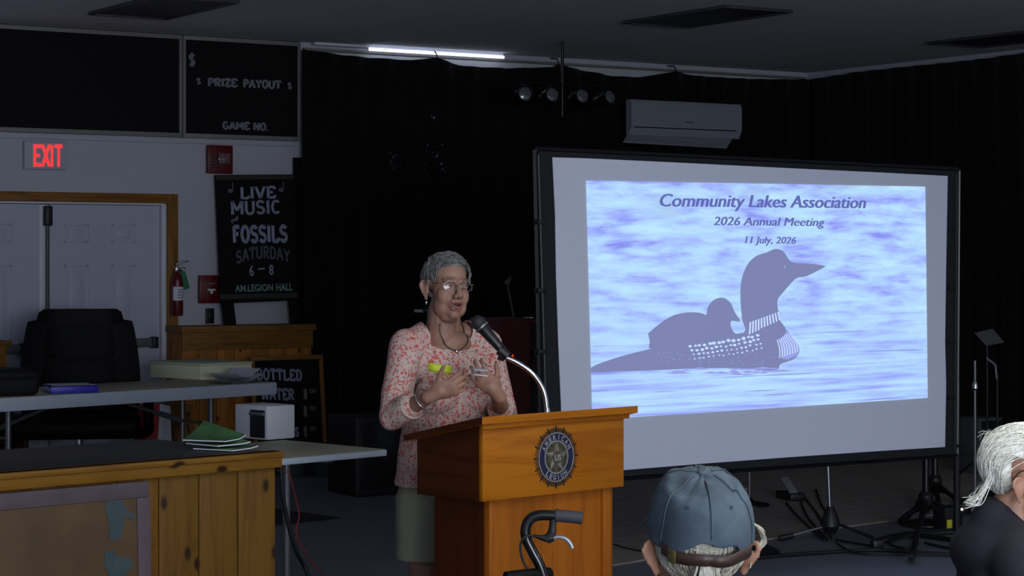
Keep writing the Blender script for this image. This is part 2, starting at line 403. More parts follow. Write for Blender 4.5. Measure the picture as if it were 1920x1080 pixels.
# door casing and jambs
cx1 = BACK.hit(332, 500)[0]; ch1 = BACK.hit(150, 361)[1]
tr = M(); cw = cx1 - dx1
tr.box(dx1, cx1, -.025, 0, 0, ch1, 0, .004); tr.box(dx0 - cw, dx0, -.025, 0, 0, ch1, 0, .004)
struct(tr.build('trim_1', m_case, mw=BACK.m))
struct(M().box(dx0, dx1, -.025, 0, dz1, ch1, 0, .004).build('trim_2', m_caseh, mw=BACK.m))
jx = BACK.hit(299, 500, .04)[0]; jz = BACK.hit(150, 384, .04)[1]; mid = BACK.hit(80, 500, .04)[0]
jb = M(); jb.box(jx + .004, dx1, 0, .12, 0, dz1, 0, .003); jb.box(dx0, dx0 + .07, 0, .12, 0, dz1, 0, .003); jb.box(dx0, dx1, 0, .12, jz + .004, dz1, 0, .003)
struct(jb.build('trim_3', m_white, mw=BACK.m))
def leaf(name, x0, x1, panels, lab, bar, hinge):
    d = M(); y0 = .04
    d.box(x0, x1, y0, y0 + .045, .01, jz)
    for a, b, z0, z1 in panels:          # raised moulding round each panel
        for q in ((a, b, z1 - .018, z1), (a, b, z0, z0 + .018), (a, a + .018, z0, z1), (b - .018, b, z0, z1)):
            d.box(q[0], q[1], y0 - .006, y0 + .004, q[2], q[3], 0, .005)
        d.box(a + .04, b - .04, y0 - .005, y0 + .004, z0 + .04, z1 - .04, 0, .005)
    o = struct(d.build(name, m_door, mw=BACK.m))
    b = M(); zb = bar[2]; b.box(bar[0], bar[1] - .05, y0 - .07, y0 - .03, zb - .035, zb + .035, 0, .008); b.box(bar[0], bar[1] - .05, y0 - .03, y0, zb - .03, zb + .03, 0)
    b.build('panic_bar', m_steel, o, 'steel push bar')
    e = M(); e.box(bar[1] - .05, bar[1], y0 - .075, y0, zb - .045, zb + .045, 0, .008); e.build('bar_end', m_black, o, 'black end cap'); return o
hx = lambda px, py: BACK.hit(px, py, .04)
pz = (hx(140, 420)[1], hx(140, 455)[1], hx(140, 497)[1])
R = [(hx(120, 0)[0], hx(166, 0)[0]), (hx(209, 0)[0], hx(254, 0)[0])]
pans = [(a, b, pz[1], pz[0]) for a, b in R] + [(a, b, .95, pz[2]) for a, b in R] + [(a, b, .22, .8) for a, b in R]
dr = leaf('door_1', hx(93, 0)[0], jx, pans, '', (hx(110, 0)[0], hx(291, 640)[0], hx(270, 642)[1]), 0)
Lw = R[1][1] - R[1][0]; lx1 = hx(74, 0)[0]; Rl = [(hx(-22, 0)[0], hx(22, 0)[0]), (dx0 + .2, hx(-60, 0)[0])]
pansl = [(a, b, pz[1], pz[0]) for a, b in Rl] + [(a, b, .95, pz[2]) for a, b in Rl] + [(a, b, .22, .8) for a, b in Rl]
leaf('door_2', dx0 + .075, lx1, pansl, '', (dx0 + .15, lx1 - .12, hx(20, 655)[1]), 0)
rod = M(); rod.box(lx1 + .003, hx(93, 0)[0] - .003, .05, .1, .01, jz, 0, .004)
struct(rod.build('trim_4', m_white, mw=BACK.m))
rx = hx(87, 0)[0]
q = M(); q.tube([(rx, .015, .95), (rx, .015, hx(86, 425)[1])], .014, 10)
q.build('latch_rod', plain('dark_rod', (70, 72, 78), .5), dr)
za, zb = hx(86, 386)[1], hx(86, 424)[1]; q = M(); q.box(rx - .028, rx + .028, -.03, .05, zb, za, 0, .012); q.build('latch_box', m_black, dr)
for o in list(dr.children):
    pass
# strips round the black boards and under them
def hline(pxa, pya, pxb, pyb, y): a = BACK.hit(pxa, pya, y); b = BACK.hit(pxb, pyb, y); return a[0], b[0], (a[1] + b[1]) / 2
xl = BACK.hit(-60, 100, -.06)[0]; xr = BACK.hit(564, 100, -.06)[0]
zt = BACK.hit(300, 63, -.06)[1]; zbm = BACK.hit(300, 256, -.06)[1]; xm = BACK.hit(343, 150, -.06)[0]
def wallboard(name, lab, cat, x0, x1, texts=None):
    pl = sub(BACK, (x0 + x1) / 2, 0, zbm); hw = (x1 - x0) / 2; H = zt - zbm
    t = thing(name, lab, cat, pl.m)
    M().box(-hw + .012, hw - .012, -.045, -.002, .012, H - .012).build('panel', m_board, t)
    f = M(); e = .034
    f.box(-hw, hw, -.06, -.002, 0, e, 0, .003); f.box(-hw, hw, -.06, -.002, H - e, H, 0, .003)
    f.box(-hw, -hw + e * .7, -.06, -.002, e, H - e, 0, .003); f.box(hw - e * .7, hw, -.06, -.002, e, H - e, 0, .003)
    f.build('frame', m_strip, t)
    if texts:
        for s, a, b, cap, kw in texts:
            m = M(); letters(m, pl, s, a, b, cap, y=-.0465, **kw); m.build('lettering', m_stencil, t, 'grey stencilled ' + s, smooth=False)
    return t
wallboard('wall_board', 'long blank black board high on the wall above the red exit sign', 'board', xl, xm - .004)
wallboard('prize_board', 'black board stencilled with prize payout and game number words', 'board', xm + .004, xr, [
    ('$', (354, 123), (366, 123.5), 22, dict(slab=True, wt=.2)),
    ('PRIZE', (390, 161.5), (446, 163), 15, dict(slab=True, wt=.27)), ('PAYOUT', (456, 164), (528, 166.5), 15, dict(slab=True, wt=.27)),
    ('GAME', (417, 242), (469, 243.5), 14, dict(slab=True, wt=.27)), ('NO.', (475, 244), (503, 245), 14, dict(slab=True, wt=.27)),
    ('$', (368, 157), (377, 158), 11, dict(slab=True, wt=.2)), ('$', (539, 166), (547, 167), 11, dict(slab=True, wt=.2))])
za_, zb_ = BACK.hit(200, 262, -.03)[1], BACK.hit(200, 268, -.03)[1]
struct(M().box(xl, xr, -.03, 0, zbm - .045, zbm - .004, 0, .004).build('trim_5', m_wall, mw=BACK.m))
struct(M().box(xl, xr, -.075, 0, zt + .003, zt + .032, 0, .004).build('trim_6', m_strip, mw=BACK.m))

# exit sign
a = BACK.hit(46, 317, -.05); b = BACK.hit(126, 266, -.05); pl = sub(BACK, (a[0] + b[0]) / 2, 0, a[1]); hw = (b[0] - a[0]) / 2; H = b[1] - a[1]
t = thing('exit_sign', 'white exit sign with glowing red letters above the double doors', 'sign', pl.m)
M().box(-hw, hw, -.05, -.001, 0, H, 0, .008).build('housing', m_wall, t)
m = M()
def rect_letters(m, pl, spec, y0, y1):
    for x0, yt, x1, yb in spec:
        A = pl.hit(x0, yb, y0); B = pl.hit(x1, yt, y0); m.box(A[0], B[0], y0, y1, A[1], B[1])
Ez = [(63, 271, 67.5, 312)]; rect_letters(m, pl, Ez + [(63, 271, 77, 277), (63, 288.5, 75, 294), (63, 306, 77, 312)], -.054, -.048)
rect_letters(m, pl, [(95.5, 272, 100, 312.5), (103, 271, 117, 277), (108, 271, 112.5, 312.5)], -.054, -.048)
for p in ((79.5, 271, 92.5, 312), (92.5, 271, 79.5, 312)):
    A = pl.hit(p[0], p[1], -.05); B = pl.hit(p[2], p[3], -.05); wdt = .011
    m.panel([(A[0] - wdt, A[1]), (A[0] + wdt, A[1]), (B[0] + wdt, B[1]), (B[0] - wdt, B[1])], -.054, -.048)
m.build('lettering', glow('exit_red', (255, 60, 62), 1.0), t, 'glowing red letters', smooth=False)

# fire alarm strobe
def wallbox(name, lab, cat, px0, py0, px1, py1, dep, mat, bev=.006):
    a = BACK.hit(px0, py1, -dep); b = BACK.hit(px1, py0, -dep); pl = sub(BACK, (a[0] + b[0]) / 2, 0, a[1]); hw = (b[0] - a[0]) / 2; H = b[1] - a[1]
    t = thing(name, lab, cat, pl.m); M().box(-hw, hw, -dep, -.001, 0, H, 0, bev).build('body', mat, t); return t, pl, hw, H
t, pl, hw, H = wallbox('fire_alarm', 'square dark red fire alarm strobe above the live music sign', 'alarm', 391, 273, 437, 325, .06, m_red)
q = M(); A = pl.hit(408, 308, -.06); B = pl.hit(431, 287, -.06); q.box(A[0], B[0], -.085, -.058, A[1], B[1], 0, .012); q.build('strobe_lens', plain('lens_clear', (104, 84, 88), .12, var=.5, vscale=60), t, 'clear strobe lens')
q = M()
for k in range(5): q.box(-hw * .8, -hw * .1, -.063, -.058, H * (.2 + .1 * k), H * (.24 + .1 * k))
q.build('grille', m_black, t)
t, pl, hw, H = wallbox('fire_pull_station', 'small red fire pull station with a white T handle', 'alarm', 375, 516, 412, 569, .05, m_red)
q = M(); A = pl.hit(389, 545.5, -.05); B = pl.hit(403, 541.5, -.05); q.box(A[0], B[0], -.065, -.048, A[1], B[1], 0, .003); A = pl.hit(394, 551, -.05); B = pl.hit(398, 543, -.05); q.box(A[0], B[0], -.065, -.048, A[1], B[1], 0, .003)
q.build('handle', m_white, t, 'white T handle')
q = M(); A = pl.hit(387, 533.5, -.05); B = pl.hit(405, 529.5, -.05)
for k in range(5): q.box(A[0] + (B[0] - A[0]) * k / 5, A[0] + (B[0] - A[0]) * (k + .6) / 5, -.052, -.048, A[1], B[1])
q.build('lettering', m_letgrey, t)
t, pl, hw, H = wallbox('switch_plate', 'small black wall switch plate below the red pull station', 'switch', 385.5, 578, 402, 607, .012, m_black, .004)
q = M(); q.box(-.012, .012, -.02, -.01, H * .3, H * .7, 0, .004); q.build('toggle', m_blackm, t)

# fire extinguisher hung on the casing
a = BACK.hit(332, 592, -.1); pl = sub(BACK, a[0], -.1, a[1]); Hh = BACK.hit(332, 512, -.1)[1] - a[1]
t = thing('fire_extinguisher', 'small red fire extinguisher with a green tag hung beside the door', 'extinguisher', pl.m)
r = .048; M().lathe([(r * .9, 0), (r, .01), (r, Hh * .82), (r * .85, Hh * .92), (r * .4, Hh), (r * .36, Hh + .015)], 24).build('cylinder', m_red, t)
q = M(); n = 12
vs = [Vector(((r + .0012) * sin(g), -(r + .0012) * cos(g), z)) for z in (Hh * .36, Hh * .68) for g in [(-1.1 + 2.2 * i / n) for i in range(n + 1)]]
q.add(vs, [(i, i + 1, n + 2 + i, n + 1 + i) for i in range(n)]); lb = q.build('sticker', m_paper, t, 'white instruction sticker')
q = M()
for i in range(4): q.box(-.018, .02, -r - .003, -r - .0005, Hh * (.42 + .06 * i), Hh * (.44 + .06 * i))
q.build('print', m_letgrey, lb)
q = M(); q.box(-.015, .015, -.015, .015, Hh + .01, Hh + .05, 0, .005); q.tube([(-.03, 0, Hh + .045), (.0, 0, Hh + .05)], .008); q.build('valve', m_chrome, t)
q = M(); q.box(-.012, .095, -.01, .01, -.006, .006, 0, .003, TR((0, -.01, Hh + .072)) @ RY(radians(-14))); q.box(-.012, .07, -.01, .01, -.005, .005, 0, .003, TR((0, -.01, Hh + .048)) @ RY(radians(8))); q.build('lever', m_chrome, t, 'shiny steel squeeze handle')
q = M(); q.tube(catmull([(.015, 0, Hh + .03), (.05, -.01, Hh), (.075, -.01, Hh - .05)], 6), .007); q.build('hose', m_black, t)
q = M(); q.box(-.022, .022, -.002, .002, -.14, 0, 0, 0, TR((.035, -.03, Hh + .01)) @ RY(radians(-16))); q.build('tag', plain('green_tag', (40, 110, 74), .6), t, 'green inspection tag')
q = M(); q.box(-.02, .02, .046, .074, Hh * .3, Hh * .9); q.build('bracket', m_black, t)

# pine half wall with a ledge, right of the doors
fy = -.30
x0 = BACK.hit(343, 660, fy)[0]; x1 = BACK.hit(586, 660, fy)[0]; zl = BACK.hit(460, 610, fy)[1]
pl = sub(BACK, x0, 0, 0); Wd = x1 - x0
t = thing('pine_half_wall', 'waist high pine plank half wall with a ledge beside the double doors', 'half wall', pl.m)
q = M(); n = int(Wd / .15)
for k in range(n + 1):
    a = k * .15; b = min(a + .147, Wd)
    if b > a: q.box(a, b, fy + .02, -.003, .0, zl - .05, 0, .004)
q.build('planks', m_dkpine, t)
q = M(); q.box(-.02, Wd + .02, fy - .03, -.003, zl - .05, zl, 0, .006); q.box(-.005, Wd + .005, fy, fy + .02, zl - .19, zl - .05, 0, .004); q.build('ledge', m_caseh, t)

# live music sign standing on the ledge, leaning on the wall
y0 = -.17; a = BACK.hit(425, 608, y0); b = BACK.hit(556, 605, y0)
pl = sub(BACK, (a[0] + b[0]) / 2, y0, zl + .004, 0, -.085)
t = thing('music_sign', 'tall black painted sign reading live music the fossils saturday', 'sign', pl.m)
h = lambda x, y, d=0: pl.hit(x, y, d)
M().panel([h(404, 328), h(550, 327), h(558, 563), h(415, 569)], 0, .02).build('panel', m_board, t)
for (ax, ay, bx, by) in ((404, 328, 550, 327), (412, 552, 557, 549)):
    A, B = h(ax, ay), h(bx, by); M().panel([A, B, (B[0], B[1] - .04), (A[0], A[1] - .04)], -.008, .0).build('rail', plain('dark_rail', (38, 36, 30), .6), t)
for ax, ay, wdt, ax2 in ((416, 565, 22, 421), (541, 558, 15, 546)):
    A, B = h(ax, ay), h(ax + wdt, ay); A2, B2 = h(ax2, 600), h(ax2 + wdt, 600)
    M().panel([A, B, (B2[0], 0), (A2[0], 0)], 0, .02).build('leg', m_board, t)
m_buff = plain('sign_paint_buff', (120, 118, 96), .7)
def L(s, a, b, cap, k=0, **kw):
    m = M(); letters(m, pl, s, a, b, cap, y=-.0015, **kw)
    m.build('lettering', [m_letter, m_letgrey, m_letgreen, m_buff][k], t, 'hand painted ' + s, smooth=False)
q = M()
L('LIVE', (451, 373), (518, 371), 22, slab=True, wt=.2); L('MUSIC', (433, 402.5), (525, 400), 25, slab=True, wt=.19)
L('THE', (433, 421), (447, 411), 7, slab=False, bold=.02); L('FOSSILS', (437, 455), (540, 453), 31, slab=True, wt=.25, serif=False)
L('SATURDAY', (443, 495), (545, 493), 23, k=1, slab=True, wt=.18, arc=.42); L('6', (468, 517), (476, 517), 19, bold=.015); L('8', (505, 515), (513, 515), 19, bold=.015)
L('AM.LEGION', (441, 547), (512, 545), 13, k=2, bold=.02); L('HALL', (518, 545), (549, 544), 13, k=2, bold=.03)
for nx, ny in ((432, 358), (527, 356)):   # painted music notes
    q = M(); A = h(nx, ny); s_ = .022
    q.panel([(A[0] + s_ * cos(g) * 1.1, A[1] + s_ * .8 * sin(g)) for g in [k * pi / 5 for k in range(10)]], -.0015, -.0005, 1)
    q.panel([(A[0] + s_ * .7, A[1]), (A[0] + s_ * 1.1, A[1]), (A[0] + s_ * 1.2, A[1] + .07), (A[0] + s_ * .8, A[1] + .07)], -.0015, -.0005, 1)
    q.build('music_note', [m_letter, m_letgrey], t, 'painted music note', smooth=False)
A, B = h(484, 506), h(496, 504.5); M().panel([A, B, (B[0], B[1] + .012), (A[0], A[1] + .012)], -.0015, -.0005).build('dash', m_letter, t, smooth=False)

# black panel edge standing on the ledge between the sign and the drape
A = BACK.hit(552, 600, -.06); B = BACK.hit(573, 296, -.06); o = sub(BACK, (A[0] + B[0]) / 2, 0, zl + .001)
hw = (B[0] - A[0]) / 2; o = M().box(-hw, hw, -.062, -.03, 0, B[1] - zl, 0, .004).build('dark_board', m_curtain, mw=o.m); tag(o, 'narrow black board standing upright right of the live music sign', 'panel')

# drinks price board leaning in front of the half wall
y0 = -.62; a = BACK.hit(470, 800, y0); b = BACK.hit(606, 800, y0)
pl = sub(BACK, (a[0] + b[0]) / 2, y0, .005, 0, -.10); h = lambda x, y, d=0: pl.hit(x, y, d)
t = thing('price_board', 'black price board in a pine frame reading bottled water', 'sign', pl.m)
xa, xb = h(470, 700)[0], h(606, 700)[0]; zt_ = h(560, 666)[1]
M().box(xa + .02, xb - .02, 0, .015, .02, zt_ - .02).build('panel', m_board, t)
q = M(); e = .035
for bx in ((xa, xb, 0, e), (xa, xb, zt_ - e, zt_), (xa, xa + e, e, zt_ - e), (xb - e, xb, e, zt_ - e)): q.box(bx[0], bx[1], -.012, .02, bx[2], bx[3], 0, .003)
q.build('frame', m_caseh, t)
L('BOTTLED', (482, 712), (567, 714), 21, slab=True, wt=.22, serif=False); L('WATER', (489, 749), (552, 750), 21, slab=True, wt=.22, serif=False)
for yy in (748, 780, 818):
    L('1', (570, yy), (576, yy), 19, k=3, bold=.03); L('00', (581, yy - 11), (592, yy - 11), 8, k=3, bold=.02)
L('S', (553, 818), (561, 818), 17, bold=.05)

# ------------------------------------------------------------------ drapes
def drape(name, lab, pl, prof, d, seed):
    pts = sorted(pl.hit(x, y, -d) for x, y in prof); xs = [p[0] for p in pts]
    def top(x):
        for i in range(len(pts) - 1):
            if pts[i][0] <= x <= pts[i + 1][0]:
                t = (x - pts[i][0]) / (pts[i + 1][0] - pts[i][0] or 1); return pts[i][1] * (1 - t) + pts[i + 1][1] * t
        return pts[-1][1] if x > pts[-1][0] else pts[0][1]
    m = M(); n = int((xs[-1] - xs[0]) / .035); rows = 14; vs = []
    for j in range(rows + 1):
        for i in range(n + 1):
            x = xs[0] + (xs[-1] - xs[0]) * i / n; zt = top(x); f = j / rows; z = zt * (1 - f) + .015 * f
            nz = noise.noise((x * .8, seed, f * .6)); amp = .022 + .03 * f
            y = -d + amp * sin(2 * pi * x / .27 + 2.6 * nz + seed) + .02 * noise.noise((x * 2.2, f * 2.5, seed))
            vs.append((x, min(y, -.02), z))
    m.add(vs, [(j * (n + 1) + i, j * (n + 1) + i + 1, (j + 1) * (n + 1) + i + 1, (j + 1) * (n + 1) + i) for j in range(rows) for i in range(n)])
    o = m.build(name, m_curtain, sharp=0, mw=pl.m); s = o.modifiers.new('t', 'SOLIDIFY'); s.thickness = .006
    return tag(o, lab, 'curtain')
prof = [(567, 92), (640, 103), (690, 108), (770, 113), (818, 108), (840, 117), (870, 124), (950, 128), (1040, 126), (1052, 119), (1068, 127), (1150, 143), (1200, 145), (1268, 134), (1300, 142), (1400, 148), (1500, 149), (1532, 149)]
drape('black_drape', 'wide black drape covering the back wall behind the speaker', BACK, prof, .16, 1.3)
prof2 = [(1528, 148), (1600, 136), (1700, 125), (1850, 110), (1920, 99), (2050, 83), (2400, 42), (3300, -60)]
drape('side_drape', 'black drape covering the side wall right of the projection screen', RIGHT, prof2, .16, 4.1)
for hx_, hy_ in ((820, 106), (1048, 118), (1268, 132)):
    A = BACK.hit(hx_, hy_, -.16); pl = sub(BACK, A[0], -.13, A[1])
    o = M().tube([(0, .1, .05), (0, 0, .04), (0, -.03, .0), (0, -.01, -.05)], .006, 8).build('drape_hook', m_blackm, mw=pl.m)
    tag(o, {820: 'dark hook holding the drape below the lit tube', 1048: 'dark hook on the drape beside the spotlight pole', 1268: 'dark hook on the drape above the air conditioner'}[hx_], 'hook', 'hooks along the drape top')
# a glinting scatter of sequins on the drape behind the speaker
q = M(); rnd = random.Random(4); pl = sub(BACK, *[(lambda a: (a[0], -.225, a[1]))(BACK.hit(795, 290, -.22))][0])
for cxp, cyp, n, sx, sy in ((735, 300, 26, 12, 22), (808, 295, 60, 20, 26), (830, 320, 20, 8, 14), (810, 222, 4, 5, 4), (858, 274, 2, 2, 3)):
    for i in range(n):
        A = pl.hit(rnd.gauss(cxp, sx * .6), rnd.gauss(cyp, sy * .6), 0); s_ = rnd.uniform(.006, .014)
        q.add([Vector((A[0], rnd.uniform(-.01, 0), A[1])) + Vector(v) * s_ for v in ((-1, rnd.uniform(-.5, .5), -.6), (1, rnd.uniform(-.5, .5), -.6), (.2, rnd.uniform(-.5, .5), 1))] + [Vector((A[0], .01, A[1]))], [(0, 1, 2), (0, 3, 1), (1, 3, 2), (2, 3, 0)])
o = q.build('tinsel', plain('dull_tinsel', (74, 74, 98), .4, .8, var=.5, vscale=50), mw=pl.m, smooth=False); tag(o, 'faint glints of tinsel scattered on the dark drape', 'tinsel'); o['kind'] = 'stuff'

# lit tube along the top of the back wall
A = BACK.hit(692, 81, -.1); B = BACK.hit(944, 93, -.1); pl = sub(BACK, (A[0] + B[0]) / 2, -.1, ZC - .035); hw = (B[0] - A[0]) / 2
t = thing('tube_light', 'long lit tube light at the top of the back wall', 'light', pl.m)
M().box(-hw - .5, hw, .0, .06, .012, .034, 0, .003).build('housing', m_white, t)
M().tube([(-hw, -.005, -.0), (hw, -.005, -.0)], .013, 12).build('tube', glow('tube_glow', (225, 232, 255), 2.2), t, 'glowing white tube')
q = M(); pl2 = sub(BACK, B[0] + .02, -.1, ZC - .003)
h = lambda x, y: pl2.hit(x, y)
q.panel([h(936, 97), h(985, 92), h(1042, 81.5), h(1035, 86), h(1000, 94), h(960, 98)], -.01, 0); o = q.build('black_wedge', m_curtain, mw=pl2.m); tag(o, 'black wedge at the right end of the tube light', 'cloth')  # thin black wedge for the dark spot beside the tube
# pale boards above the drape
xa = BACK.hit(570, 100, -.03)[0]; xb = BACK.hit(1510, 130, -.03)[0]
struct(M().box(xa, xb, -.03, 0, 2.98, ZC - .07, 0, .004).build('trim_7', plain('board_white', (190, 194, 196), .6, var=.05, vscale=2), mw=BACK.m))
struct(M().box(xa, xb, -.045, 0, ZC - .065, ZC - .045, 0, .003).build('trim_8', m_strip, mw=BACK.m))
# ceiling fixtures, unlit
m_lens = plain('unlit_diffuser', (62, 62, 68), .4, var=.1)
def troffer(c, lab):
    pl = Plane((c[0], c[1], ZC - .012), TH); t = thing('ceiling_light', lab, 'light', pl.m, group='unlit ceiling lights')
    M().box(-.27, .27, -.58, .58, -.004, .01).build('diffuser', m_lens, t)
    f = M()
    for bx in ((-.305, -.27, -.615, .615), (.27, .305, -.615, .615), (-.27, .27, -.615, -.58), (-.27, .27, .58, .615)): f.box(bx[0], bx[1], bx[2], bx[3], -.012, .011, 0, .002)
    f.build('frame', m_lens, t); return t
c2 = (CE(1165, 40) + CE(1490, 17)) / 2
troffer((-2.45, 14.94), 'unlit ceiling light panel over the black boards'); troffer(c2, 'unlit ceiling light panel above the air conditioner and screen'); troffer((3.98, 17.05), 'unlit ceiling light panel over the side drape at the far right')

# wall air conditioner
dpt = .44; h0 = BACK.hit(1290, 270, -dpt); pl = sub(BACK, h0[0], 0, h0[1]); h = lambda x, y, d=-dpt: pl.hit(x, y, d)
t = thing('air_conditioner', 'white wall mounted air conditioner above the projection screen', 'air conditioner', pl.m)
xa, xb = h(1184, 220)[0], h(1391, 225)[0]; zt_, zm, zb_ = h(1290, 191)[1], h(1290, 247)[1], h(1290, 265)[1]
m_ac = plain('ac_white', (142, 146, 154), .45, var=.03)
def acprof(x0, x1, poly, m): m.prism(poly, x1 - x0, lambda a, b, c: Vector((x0 + c, a, b)))
q = M(); acprof(xa, xb, [(-.36, zt_), (-dpt + .02, zt_), (-dpt, zt_ - .03), (-dpt, zm + .03), (-.40, zm - .045), (-.36, zm - .05)], q); q.build('cover', m_ac, t)
q = M(); acprof(xa + .03, xb - .06, [(-dpt - .002, zm + .028), (-.39, zm - .03), (-.37, zm - .03), (-.42, zm + .03)], q); q.build('outlet', m_black, t, 'dark air slot')
fl = M(); xa2, xb2 = h(1168, 268, -.46)[0], h(1362, 272, -.46)[0]
fl.add([(xa + .01, -.375, zm - .035), (xb - .06, -.375, zm - .035), (xb2, -.47, zm - .125), (xa2, -.47, zm - .105), (xa + .01, -.375, zm - .05), (xb - .06, -.375, zm - .05), (xb2, -.46, zm - .14), (xa2, -.46, zm - .12)],
       [(0, 1, 2, 3), (7, 6, 5, 4), (0, 3, 7, 4), (1, 5, 6, 2), (3, 2, 6, 7), (0, 4, 5, 1)]); fl.build('louver', m_ac, t)
q = M(); A = h(1284, 230.5); B = h(1301, 228.5); q.box(A[0], B[0], -dpt - .002, -dpt + .002, A[1], B[1]); q.build('badge', m_letgrey, t)
q = M(); q.box(xa + .05, xb - .05, -.362, -.235, zm - .02, zt_ - .03); q.build('mount', m_black, t, 'black mounting box')

# spotlight bar hung from the ceiling
dS = 1.3; h0 = BACK.hit(1062, 172, -dS); pl = sub(BACK, h0[0], -dS, h0[1]); h = lambda x, y, d=0: pl.hit(x, y, d)
t = thing('light_bar', 'thin black bar on a pole carrying four spotlights', 'light bar', pl.m)
zbar = h(1062, 158)[1]
M().tube([(h(965, 0)[0], .06, zbar), (h(1160, 0)[0], .06, zbar)], .014, 10).build('bar', m_blackm, t)
M().tube([(0, .06, -.2), (0, .06, ZC - h0[1])], .014, 12).build('pole', m_blackm, t)
m_spot = plain('spot_lens', (112, 118, 122), .2, .35, var=.45, vscale=45, bump=.5)
for i, (x, y) in enumerate(((984, 176), (1035, 178), (1091, 180), (1143, 182))):
    A = h(x, y, -.03); sp = sub(pl, A[0], -.03, A[1], yaw=(-.25, -.12, -.08, .1)[i], tilt=-.2)
    o = thing('spotlight', ('black spotlight at the left end of the bar', 'black spotlight second from the left, just left of the pole', 'black spotlight just right of the pole on the bar', 'black spotlight at the right end of the bar, nearest the air conditioner')[i], 'spotlight', sp.m, group='spotlights on the hanging bar')
    M().lathe([(.05, .16), (.062, .1), (.064, 0), (.07, -.01), (.07, -.02), (.058, -.02), (.058, .0), (.05, .005)], 24, 0, RX(radians(90)) @ RX(pi)).build('can', m_blackm, o)
    q = M(); q.lathe([(.057, .004), (.05, -.008), (.03, -.016), (.01, -.02)], 24, 0, RX(radians(-90))); q.build('lens', m_spot, o, 'pale glass lens')
    q = M(); q.tube(catmull([(-.07, .05, .0), (-.06, .05, .07), (0, .07, .1), (.06, .05, .07), (.07, .05, 0)], 5), .007, 8); q.build('yoke', m_blackm, o)
# ------------------------------------------------------------------ floor pieces
A44 = radians(44)
q = FL(638, 972); pl = Plane((q.x, q.y, 0), radians(134))
o = M().box(.0, .95, .0, .95, 0, .006, 0, .002).build('floor_mat', plain('dark_mat', (26, 26, 30), .9), mw=Matrix.Translation((q.x, q.y, 0.001)) @ RZ(radians(134)))
tag(o, 'dark flat mat lying on the grey floor behind the second table', 'mat')
pts = [FL(1000, 1087), FL(1410, 1018), FL(1580, 990), FL(1830, 957), FL(2100, 925)]
rg = M(); poly = [(p.x, p.y) for p in pts] + [(W(-.4, 5, 0).x, W(-.4, 5, 0).y), (W(-.4, .6, 0).x, W(-.4, .6, 0).y), (-.4, 17.3)]
rg.prism(poly, .008, lambda a, b, c: Vector((a, b, c + .001)))
tag(rg.build('stage_carpet', plain('brown_carpet', (142, 133, 126), .95, var=.25, vscale=9, bump=.2)), 'dark brown carpet on the floor behind the projection screen', 'carpet')

# ------------------------------------------------------------------ left: pine bar counter
Hc = 1.0; q = P(522, 845, (CH - Hc) * FPX / (845 - HY)); ANG = radians(43.6)
pl = sub(Plane((q.x, q.y, 0), ANG), 0, 0, 0); LC = -1.9          # right front corner, counter runs to local -x
t = thing('pine_counter', 'knotty pine plank counter in the lower left corner', 'counter', pl.m)
q = M(); k = 0; x = -.012
while x > LC:
    x2 = max(x - .141, LC); q.box(x2 + .0015, x, .0, .02, .0, Hc - .045, 0, .003); x = x2 - .002
q.box(-.02, -.012 + .0, .02, .62, 0, Hc - .045, 0, .003); q.build('planks', m_pine, t)
q = M(); q.box(LC, .0, -.022, .03, Hc - .05, Hc, 0, .005); q.box(LC, .004, -.03, .02, Hc - .018, Hc, 0, .006); q.build('front_trim', m_pineh, t)
M().box(LC, -.02, .03, .64, Hc - .035, Hc - .002, 0, .004).build('countertop', plain('dark_laminate', (17, 16, 16), .45, var=.2), t, 'dark laminate worktop')
M().box(LC, -.03, .6, .62, .0, Hc - .04).build('back_panel', m_black, t)
CP = pl
# old tabletop board leaning on it
h = lambda x_, y_, d=-.05: CP.hit(x_, y_, d)
A, B = h(272, 905), h(-60, 930); lean = -.055
pl = sub(CP, A[0], -.052 - .03, .0, 0, -.035); h = lambda x_, y_: pl.hit(x_, y_, 0)
zt = h(272, 905)[1]; xr_ = h(280, 1000)[0]; xl_ = -1.55
t = thing('hardboard_panel', 'old brown hardboard panel with peeled blue patches leaning on the pine counter', 'panel', pl.m)
def worn():
    m = NT('worn_hardboard'); v = m.coords(); f = m.noise(v, 7, 6); f2 = m.noise(v, 60, 4)
    col = m.ramp(f, [(.3, lin((58, 40, 18))), (.6, lin((76, 54, 26))), (.8, lin((70, 49, 27)))])
    col = m.mix(m.ramp(f2, [(.62, (0, 0, 0)), (.72, (1, 1, 1))]), col, lin((84, 52, 32)))
    m.l(col, m.b.inputs['Base Color']); m.b.inputs['Roughness'].default_value = .6; return m.m
M().box(xl_, 0 + xr_, 0, .022, .0, zt, 0, .003).build('board', worn(), t)
q = M(); e = .042
q.box(xl_, xr_, -.004, .024, zt - e, zt + .004, 0, .003); q.box(xr_ - e, xr_ + .003, -.004, .024, 0, zt - e, 0, .003); q.build('edge_binding', plain('purple_grey_edge', (70, 58, 64), .7, var=.25, vscale=12), t, 'dull purple edge band')
q = M(); rnd = random.Random(11)
for pts in (((200, 933), (212, 928), (228, 930), (232, 945), (240, 958), (255, 968), (247, 975), (236, 968), (232, 985), (226, 1012), (212, 1015), (203, 1005), (206, 985), (198, 955)),
            ((198, 1034), (214, 1030), (222, 1042), (243, 1046), (250, 1058), (240, 1072), (226, 1090), (205, 1100), (200, 1075), (196, 1055))):
    out = []
    for i, p in enumerate(pts):
        p2 = pts[(i + 1) % len(pts)]
        for j in range(5): out.append((p[0] + (p2[0] - p[0]) * j / 5 + rnd.uniform(-2.4, 2.4), p[1] + (p2[1] - p[1]) * j / 5 + rnd.uniform(-2, 2)))
    q.panel([pl.hit(*p, -.001) for p in out], -.0012, .0)
